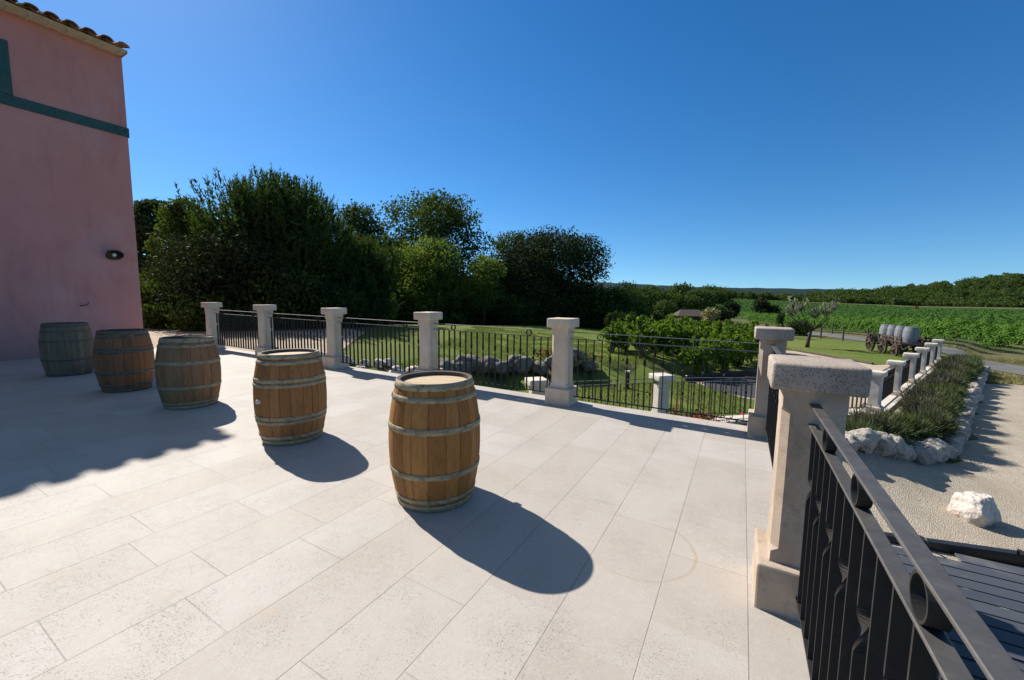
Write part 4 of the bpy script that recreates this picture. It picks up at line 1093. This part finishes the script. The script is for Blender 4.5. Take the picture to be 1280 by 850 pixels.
# ------------------------------------------------------------------ wagon with casks
cp = at(1124, 20.7); cart = thing('wooden_cart', 'old brown wooden cart with spoked wheels carrying grey casks', 'cart', cp, 0)
p0 = np.array(plan(1100, 22.4)); p1 = np.array(plan(1147, 19.2)); dv = (p1 - p0) / np.linalg.norm(p1 - p0); caz = math.atan2(dv[1], dv[0])
cart.rotation_euler.z = caz; cart.scale = (1.0, 1.0, 1.0); CL = 3.1
def wheel(R):
    bm = bmesh.new(); n = 32
    prof = [(R, -.04), (R, .04), (R - .075, .035), (R - .075, -.035)]
    rs = [[bm.verts.new((a * math.cos(2 * PI * k / n), b, a * math.sin(2 * PI * k / n))) for a, b in prof] for k in range(n)]
    for k in range(n):
        a, b = rs[k], rs[(k + 1) % n]
        for i in range(4): bm.faces.new((a[i], b[i], b[(i + 1) % 4], a[(i + 1) % 4]))
    rim = finish(bm, 'rim', False, M['cart_wood'])
    bm = bmesh.new()
    for k in range(12): add_tube(bm, [(0, 0, 0), ((R - .06) * math.cos(k * PI / 6), 0, (R - .06) * math.sin(k * PI / 6))], [.032, .022], 6)
    sp = finish(bm, 'spokes', False, M['cart_wood'])
    bm = bmesh.new(); add_tube(bm, [(0, -.15, 0), (0, 0, 0), (0, .15, 0)], [.06, .095, .06], 12)
    return rim, sp, finish(bm, 'hub', True, M['cart_wood'])
for (u, v, R) in ((-1.0, -.72, .47), (-1.0, .72, .47), (.25, -.72, .43), (.25, .72, .43), (1.15, -.6, .30), (1.15, .6, .30)):
    rim, sp, hb = wheel(R); wo = mesh_obj('wheel', rim, cart, (u, v, R))
    mesh_obj('spokes', sp, wo); mesh_obj('hub', hb, wo)
bm = bmesh.new(); add_box(bm, (0, 0, .62), (CL, 1.05, .08))
for v in (-.5, .5): add_box(bm, (0, v * .6, .53), (CL + .5, .09, .10))
mesh_obj('bed', finish(bm, 'bed', False, M['cart_wood']), cart)
for v in (-.55, .55):
    bm = bmesh.new()
    add_box(bm, (0, v, .93), (CL, .05, .06)); add_box(bm, (0, v, .75), (CL, .05, .07))
    for k in range(10): add_box(bm, (-CL / 2 + .08 + k * (CL - .16) / 9, v * 1.02, .80), (.05, .045, .36))
    mesh_obj('side_rail', finish(bm, 'side_rail', False, M['cart_wood']), cart)
for u in (-1.0, .25, 1.15):
    bm = bmesh.new(); add_tube(bm, [(u, -.8, .45 if u < 1 else .30), (u, .8, .45 if u < 1 else .30)], .04, 8); mesh_obj('axle', finish(bm, 'axle', False, M['cart_wood']), cart)
hc = [(.75, .775), (.56, .58), (.22, .24), (.03, .06)]
cl_ = ['grey cask at the left end of the old cart', 'grey cask second from the left on the old cart', 'grey cask third from the left on the old cart', 'largest looking grey cask at the right end of the old cart']
for k in range(4):
    u = -1.12 + k * .73; x = cp[0] + math.cos(caz) * u; y = cp[1] + math.sin(caz) * u
    barrel('cask', cl_[k], (x, y, cp[2] + .662), hc, M['cask_grey'], M['cask_hoop'], 70 + k, k * 1.1, None, 'grey casks on the cart', .80, .235, .30, 18)

# ------------------------------------------------------------------ fence posts along the lawn strip
GP = 'fence posts between lawn strip and vineyard'
bm = bmesh.new(); add_tube(bm, [(0, 0, -.2), (.01, 0, .5), (0, .01, 1.0)], [.055, .05, .048], 8)
pm = finish(bm, 'fence_post', False, M['post'])
for px, d in ((986, 33), (1027, 30), (1055, 28), (1086, 26), (1041, 36.)):
    o = mesh_obj('fence_post', pm, None, at(px, d)); props(o, 'short dark wooden fence post between the lawn strip and the vineyard', 'post', GP)

# ------------------------------------------------------------------ boulders
def rock_mesh(seed, mat, sub=4, rough=.30):
    bm = bmesh.new(); bmesh.ops.create_icosphere(bm, subdivisions=sub, radius=1)
    rr = random.Random(seed); off = Vector((rr.uniform(0, 50), rr.uniform(0, 50), rr.uniform(0, 50)))
    planes = [(Vector((rr.gauss(0, 1), rr.gauss(0, 1), rr.gauss(0, 1))).normalized(), rr.uniform(.62, .9)) for _ in range(11)]
    for v in bm.verts:
        p = v.co.copy()
        for n, dd in planes:
            q = p.dot(n)
            if q > dd: p -= n * (q - dd) * .85
        nn = mnoise.fractal(p * 1.4 + off, .9, 2.1, 5); p *= 1 + rough * nn * .6
        p += mnoise.noise_vector(p * 7 + off) * .025
        v.co = p
    return finish(bm, 'boulder', True, mat)
RK = [rock_mesh(s, M['rock'], 4, .42) for s in (1, 2, 3, 4)]; RG = [rock_mesh(s, M['rock_grey'], 4, .42) for s in (5, 6, 7, 8)]; RB = [rock_mesh(s, M['rock_bed'], 4, .46) for s in (31, 32, 33, 34)]
def boulder(me, x, y, s, label, group, sink=.25):
    o = mesh_obj('boulder', me, None, (x, y, gz(x, y) + s[2] * (1 - sink)), (random.uniform(-.3, .3), random.uniform(-.3, .3), random.uniform(0, 6.28)))
    o.scale = s; return props(o, label, 'boulder', group)
x, y = plan(1246, 5.45)
o = mesh_obj('boulder', rock_mesh(19, M['rock'], 5, .26), None, (x, y, gz(x, y) + .16), (0, 0, math.radians(-62))); o.scale = (.31, .21, .31)
props(o, 'single white pointed boulder lying alone on the gravel', 'boulder')
GE = 'rough limestone boulders edging the lavender bed'
bed = [(1.5, 8.65), (1.87, 9.05), (2.25, 9.4), (2.65, 9.85), (3.1, 10.3), (3.5, 10.75), (3.75, 11.2), (3.9, 11.75)]
for k in range(1, 29): bed.append((3.98 + (k * .55) * .3585, 11.75 + (k * .55) * .9335))
acc = 0; fine = []
for (xa, ya), (xb, yb) in zip(bed, bed[1:]):
    L = math.hypot(xb - xa, yb - ya)
    while acc < L: fine.append((xa + (xb - xa) * acc / L, ya + (yb - ya) * acc / L)); acc += random.uniform(.33, .43)
    acc -= L
for k, (x, y) in enumerate(fine):
    s = random.uniform(.19, .26)
    boulder(RB[k % 4], x + random.uniform(-.04, .04), y + random.uniform(-.04, .04), (s * 1.05, s * .95, s * random.uniform(.9, 1.15)), 'rough pale limestone boulder in the edging of the lavender bed', GE, .18)
GL = 'grey boulders between upper and lower lawn'
nl_ = 17
for k in range(nl_):
    q = k / (nl_ - 1); x = -8.9 + 4.6 * q + random.uniform(-.1, .1); y = 7.55 + 5.0 * q + random.uniform(-.12, .12)
    s = random.uniform(.24, .34) if q > .22 else random.uniform(.15, .24)
    boulder((RG if q > .2 else RK)[k % 4], x, y, (s * 1.35, s * 1.1, s * random.uniform(.85, 1.05)), 'shaded grey boulder in the stone edging between the two lawns', GL, .1)
GR = 'small white rocks at the lawn foot'
for k in range(14):
    q = k / 13; x = -10.9 + 2.0 * q + random.uniform(-.3, .3); y = 7.0 + 1.5 * q + random.uniform(-.4, .4)
    s = random.uniform(.10, .2); boulder(RK[k % 4], x, y, (s * 1.3, s, s * .8), 'small white rock scattered at the foot of the lawn bank', GR, .3)

# ------------------------------------------------------------------ lavender
def lavender_proto(seed, mat, n, R, Hh):
    rng = np.random.default_rng(seed); t = thing('lavender_bush', 'lavender bush', 'lavender', (0, 0, 0))
    a = rng.random(n) * 2 * PI; tilt = np.abs(rng.normal(size=n)) * .62; tilt = np.minimum(tilt, 1.35)
    d = np.stack([np.sin(tilt) * np.cos(a), np.sin(tilt) * np.sin(a), np.cos(tilt)], 1)
    L = Hh * rng.uniform(.65, 1.15, size=n) * (1 - .1 * tilt); bR = R * .45 * np.sqrt(rng.random(n)); ba = a + rng.normal(size=n) * .5
    B = np.stack([bR * np.cos(ba), bR * np.sin(ba), np.zeros(n)], 1)
    sid = np.cross(d, rng.normal(size=(n, 3))); sid /= np.linalg.norm(sid, axis=1)[:, None]
    w = rng.uniform(.005, .0095, size=(n, 1)); droop = np.array([0, 0, -1.]) * (.12 * tilt * L)[:, None]
    m = B + d * (L * .55)[:, None]; e = B + d * L[:, None] + droop
    V = np.empty((n, 6, 3)); V[:, 0] = B - sid * w; V[:, 1] = B + sid * w; V[:, 2] = m + sid * w; V[:, 3] = m - sid * w; V[:, 4] = e + sid * w * .5; V[:, 5] = e - sid * w * .5
    k = np.arange(n)[:, None] * 6; F = np.vstack([k + np.array([0, 1, 2, 3]), k + np.array([3, 2, 4, 5])])
    f2 = rng.random(n * 2) * .8; idx = rng.integers(0, n, n * 2); P = B[idx] + d[idx] * (L[idx] * (.25 + .6 * f2))[:, None] + rng.normal(size=(n * 2, 3)) * .02
    V2, F2 = leaf_quads(P, .034, rng, 2.6)
    V = V.reshape(-1, 3); V[:, 2] = np.maximum(V[:, 2], .01); V2[:, 2] = np.maximum(V2[:, 2], .01)
    mesh_obj('foliage', np_mesh('foliage', np.vstack([V, V2]), np.vstack([F, F2 + len(V)]), mat), t)
    return t
LP = [lavender_proto(1, M['lav'], 800, .5, .60), lavender_proto(2, M['lav_green'], 850, .5, .55), lavender_proto(3, M['lav_dry'], 750, .55, .66)]
used = [False] * 3
sp_ = []
for k in range(16):
    for q in (.62, .94):
        y = 12.2 + k * .88 + (.4 if q > .6 else 0) + random.uniform(-.15, .15); xr = 2.8 + (y - 12.3) * .384
        sp_.append((xr + q + random.uniform(-.1, .1), y - q * .36))
for k in range(4):
    for q in (.45, 1.0):
        x = 1.65 + k * .58 + q * .3; y = 9.6 + k * .58 - q * .3 + .45; sp_.append((x + random.uniform(-.08, .08), y + random.uniform(-.08, .08)))
def bed_z(x, y):
    r = x - (2.8 + (y - 12.3) * .384); q = (x - y + 9.6) * .707          # below the row, below the 45 degree railing
    k = max(0, min(1, r / 1.5)) if y > 11.4 else max(0, min(1, (q + .1) / 2.0))
    return gz(2.8 + (y - 12.3) * .384 - .2, y) * (1 - k) + (gz(x + 2, y)) * k + .02 + .34 * k
for i, (x, y) in enumerate(sp_):
    j = 1 if i % 5 in (1,) else (0 if i % 2 else 2)
    o = LP[j] if not used[j] else copy_tree(LP[j]); used[j] = True
    s = random.uniform(.62, .88); o.location = (x, y, bed_z(x, y) - .01); o.rotation_euler = (0, 0, random.uniform(0, 6.28)); o.scale = (s, s, s)
    o['label'] = 'spiky fresh green lavender bush in the stone edged bed' if j == 1 else ('taller lavender bush with dry brownish stalks in the stone edged bed' if j == 2 else 'lower grey green lavender bush in the stone edged bed')
    o['group'] = 'lavender bushes in the bed'
# soil of the raised bed
bm = bmesh.new()
L_ = [(.2, 9.9), (1.3, 11.0)] + [row[k] for k in range(6)]
R_ = [(1.5, 8.75), (2.7, 9.95)] + [(3.85 + k * 2.74 * .3585, 11.85 + k * 2.74 * .9335) for k in range(6)]
vl = []; vr = []; NS = 7
sec = [[bm.verts.new((a[0] + (b[0] - a[0]) * q / NS, a[1] + (b[1] - a[1]) * q / NS, bed_z(a[0] + (b[0] - a[0]) * q / NS, a[1] + (b[1] - a[1]) * q / NS))) for q in range(NS + 1)] for a, b in zip(L_, R_)]
for a, b in zip(sec, sec[1:]):
    for q in range(NS): bm.faces.new((a[q], a[q + 1], b[q + 1], b[q]))
props(mesh_obj('bed_soil', finish(bm, 'bed_soil', True, M['path'])), kind='structure')

# ------------------------------------------------------------------ flowers, garden light, kerb wall, deck
fx, fy = -.45, 6.75
fl = thing('flowering_plant', 'low red flowering plant just beyond the terrace edge by the corner pillar', 'flowers', (fx, fy, gz(fx, fy)))
rng = np.random.default_rng(9); P = rng.normal(size=(420, 3)) * np.array([.26, .16, .10]) + np.array([0, 0, .66]); P[:, 2] = np.clip(P[:, 2], .42, .9)
P2 = rng.normal(size=(1100, 3)) * np.array([.30, .20, .18]) + np.array([0, 0, .45]); P2[:, 2] = np.clip(P2[:, 2], .0, .80)
V, F = leaf_quads(P2, .06, rng, 1.4); mesh_obj('foliage', np_mesh('foliage', V, F, M['shrub']), fl)
V, F = leaf_quads(P, .05, rng, 1.1); mesh_obj('blossom', np_mesh('blossom', V, F, M['flower']), fl)
rx, ry = -5.0, 12.2
rf_ = thing('flowering_plant', 'low red flowers spilling over the grey boulders behind the middle pillar', 'flowers', (rx, ry, gz(rx, ry) + .35))
P = rng.normal(size=(110, 3)) * np.array([.5, .3, .06]); V, F = leaf_quads(P, .07, rng, 1.1); mesh_obj('blossom', np_mesh('blossom', V, F, M['flower']), rf_)
P = rng.normal(size=(500, 3)) * np.array([.55, .35, .08]) - np.array([0, 0, .08]); V, F = leaf_quads(P, .08, rng, 1.3); mesh_obj('foliage', np_mesh('foliage', V, F, M['shrub']), rf_)
gl = thing('garden_light', 'black bollard light with pale top standing on the lower lawn', 'garden light', at(787, 11.6))
bm = bmesh.new(); add_box(bm, (0, 0, .25), (.10, .10, .5), None, .008, 1); add_box(bm, (0, 0, .02), (.2, .2, .04), None, .008, 1); mesh_obj('body', finish(bm, 'body', False, M['black']), gl)
bm = bmesh.new(); add_box(bm, (0, 0, .53), (.13, .13, .05), None, .01, 2); mesh_obj('top', finish(bm, 'top', False, M['cast']), gl)
def lowwall(name, label, a, b, h, w, mat):
    a, b = Vector((*a, 0)), Vector((*b, 0)); d = b - a; za, zb = gz(a.x, a.y), gz(b.x, b.y)
    bm = bmesh.new(); L = d.length; add_box(bm, (L / 2, 0, h / 2 - .15), (L, w, h + .3), None, .015, 1)
    o = mesh_obj(name, finish(bm, name, False, mat), None, (a.x, a.y, za), (0, -math.atan2(zb - za, L), math.atan2(d.y, d.x))); props(o, label, 'kerb')
lowwall('kerb_wall', 'dark low kerb wall between the asphalt and the vines, behind the corner pillar', (-1.45, 13.85), (1.1, 17.2), .22, .10, M['black'])  # black stands for shade on the kerb face, put into its colour
lowwall('kerb_edge', 'dark kerb along the near edge of the lawn strip', (2.5, 26.1), (4.9, 22.1), .10, .12, M['post'])
# dark deck below the terrace
dk = thing('dark_deck', 'dark boarded deck with black frame below the nearest railing', 'deck', (.6, -1.0, -1.40))
de = lambda x: 7.48 + (x - 1.07) * .24                        # far edge, local y
for k in range(46):
    y0 = k * .2 - .6; y1 = y0 + .188
    if y1 > de(5.0) - .05: break
    bm = bmesh.new(); xr = 5.0; xl = 0.0
    lim = 1.07 + (y1 - 7.42) / .24
    if lim > xl: xl = lim
    if xr - xl < .1: continue
    add_box(bm, ((xl + xr) / 2, (y0 + y1) / 2, -.012), (xr - xl, .176, .024), None, .002, 1)
    mesh_obj('board', finish(bm, 'board', False, M['deck']), dk)
bm = bmesh.new(); a = math.atan(.24)
add_box(bm, (2.5, de(2.5) + .03, -.03), (5.3, .10, .20), Matrix.Rotation(a, 4, 'Z'), .004, 1)
mesh_obj('edge_beam', finish(bm, 'edge_beam', False, M['black']), dk)
bm = bmesh.new(); add_box(bm, (2.5, 3.2, -.10), (5.0, 7.6, .10)); mesh_obj('underframe', finish(bm, 'underframe', False, M['black']), dk)
for xx in (1.45, 2.35, 3.3):
    bm = bmesh.new(); add_tube(bm, [(xx, de(xx) - .01, .05), (xx, de(xx) - .01, .12), (xx + .03, de(xx) - .10, .14), (xx + .05, de(xx) - .16, .10)], .014, 7); mesh_obj('cleat', finish(bm, 'cleat', True, M['black']), dk)

# ------------------------------------------------------------------ grass
def in_poly(x, y, poly):
    c = False; j = len(poly) - 1
    for i in range(len(poly)):
        if (poly[i][1] > y) != (poly[j][1] > y) and x < (poly[j][0] - poly[i][0]) * (y - poly[i][1]) / (poly[j][1] - poly[i][1]) + poly[i][0]: c = not c
        j = i
    return c
def blades(name, label, poly, n, h, mat, seed, w=.006):
    rr = random.Random(seed); xs = [p[0] for p in poly]; ys = [p[1] for p in poly]; B = []
    while len(B) < n:
        x, y = rr.uniform(min(xs), max(xs)), rr.uniform(min(ys), max(ys))
        if in_poly(x, y, poly) and not (18.4 < vn[0] * x + vn[1] * y < 22.3) and mnoise.noise(Vector((x * .9, y * .9, seed))) > -.25: B.append((x, y, gz(x, y) + .005))
    B = np.array(B); rng = np.random.default_rng(seed); a = rng.random(n) * 6.28; hh = h * rng.uniform(.5, 1.4, n)
    s = np.stack([np.cos(a), np.sin(a), a * 0], 1) * w; tip = B + np.stack([rng.normal(size=n) * .4 * hh, rng.normal(size=n) * .4 * hh, hh], 1)
    V = np.stack([B - s, B + s, tip], 1).reshape(-1, 3)
    o = mesh_obj(name, np_mesh(name, V, np.arange(3 * n).reshape(n, 3), mat)); props(o, label, 'grass', None, 'stuff')
blades('grass', 'short mown grass of the garden lawn', [(-8.5, 6.1), (-.8, 6.1), (1.8, 12), (-1.5, 13.7), (-3, 15), (-8, 22), (-14, 20), (-9.3, 10)], 60000, .055, M['blade'], 5, .009)
blades('dry_grass', 'dry straw coloured grass on the verges by the road', [(8.6, 23), (15, 21), (20, 24), (14, 32), (10, 36), (7.5, 38), (5, 38.5), (8.6, 34), (9.3, 28)], 26000, .13, M['straw'], 6, .012)

# ------------------------------------------------------------------ light
SUN_EL = math.radians(40.5); sx, sy = -.966, .25           # direction towards the sun in plan
L = math.hypot(sx, sy); sx, sy = sx / L, sy / L
sd = Vector((sx * math.cos(SUN_EL), sy * math.cos(SUN_EL), math.sin(SUN_EL)))
sun = bpy.data.lights.new('sun', 'SUN'); sun.energy = 4.5; sun.angle = math.radians(.53); sun.color = (1, .945, .865)
so = bpy.data.objects.new('sun', sun); COL.objects.link(so); so.rotation_euler = sd.to_track_quat('Z', 'Y').to_euler(); so.location = (-30, 10, 40)
w_ = bpy.data.worlds.new('World'); scene.world = w_; w_.use_nodes = True; nt = w_.node_tree
sky = nt.nodes.new('ShaderNodeTexSky'); sky.sky_type = 'NISHITA'; sky.sun_disc = False
sky.sun_elevation = SUN_EL; sky.sun_rotation = math.atan2(sx, sy); sky.altitude = 1000; sky.air_density = .95; sky.dust_density = .28; sky.ozone_density = 2.0
bg = nt.nodes['Background']; bg.inputs['Strength'].default_value = .078
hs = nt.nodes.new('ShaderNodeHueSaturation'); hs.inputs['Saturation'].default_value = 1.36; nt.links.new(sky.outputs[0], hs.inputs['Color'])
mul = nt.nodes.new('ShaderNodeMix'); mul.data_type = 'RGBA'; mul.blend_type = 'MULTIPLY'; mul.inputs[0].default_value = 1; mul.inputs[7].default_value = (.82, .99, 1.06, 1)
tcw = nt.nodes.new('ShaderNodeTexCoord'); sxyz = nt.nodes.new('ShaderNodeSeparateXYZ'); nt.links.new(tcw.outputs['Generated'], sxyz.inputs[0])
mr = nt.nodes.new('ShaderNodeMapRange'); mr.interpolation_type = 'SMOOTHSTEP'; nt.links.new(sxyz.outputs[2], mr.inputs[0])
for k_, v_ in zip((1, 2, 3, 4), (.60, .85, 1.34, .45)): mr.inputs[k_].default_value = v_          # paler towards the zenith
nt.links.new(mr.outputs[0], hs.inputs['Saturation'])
mpw = nt.nodes.new('ShaderNodeVectorMath'); mpw.operation = 'MULTIPLY_ADD'
mpw.inputs[1].default_value = (1, 1, .90); mpw.inputs[2].default_value = (0, 0, .05)      # the hazeless day: look the sky up a little above the horizon
nrm = nt.nodes.new('ShaderNodeVectorMath'); nrm.operation = 'NORMALIZE'
nt.links.new(tcw.outputs['Generated'], mpw.inputs[0]); nt.links.new(mpw.outputs[0], nrm.inputs[0]); nt.links.new(nrm.outputs[0], sky.inputs[0])
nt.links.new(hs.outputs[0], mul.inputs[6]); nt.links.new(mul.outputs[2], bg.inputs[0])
vs = scene.view_settings; vs.view_transform = 'Standard'; vs.look = 'None'; vs.gamma = 1; vs.use_curve_mapping = False; vs.exposure = 0.72
scene.cycles.max_bounces = 6; scene.cycles.use_denoising = True
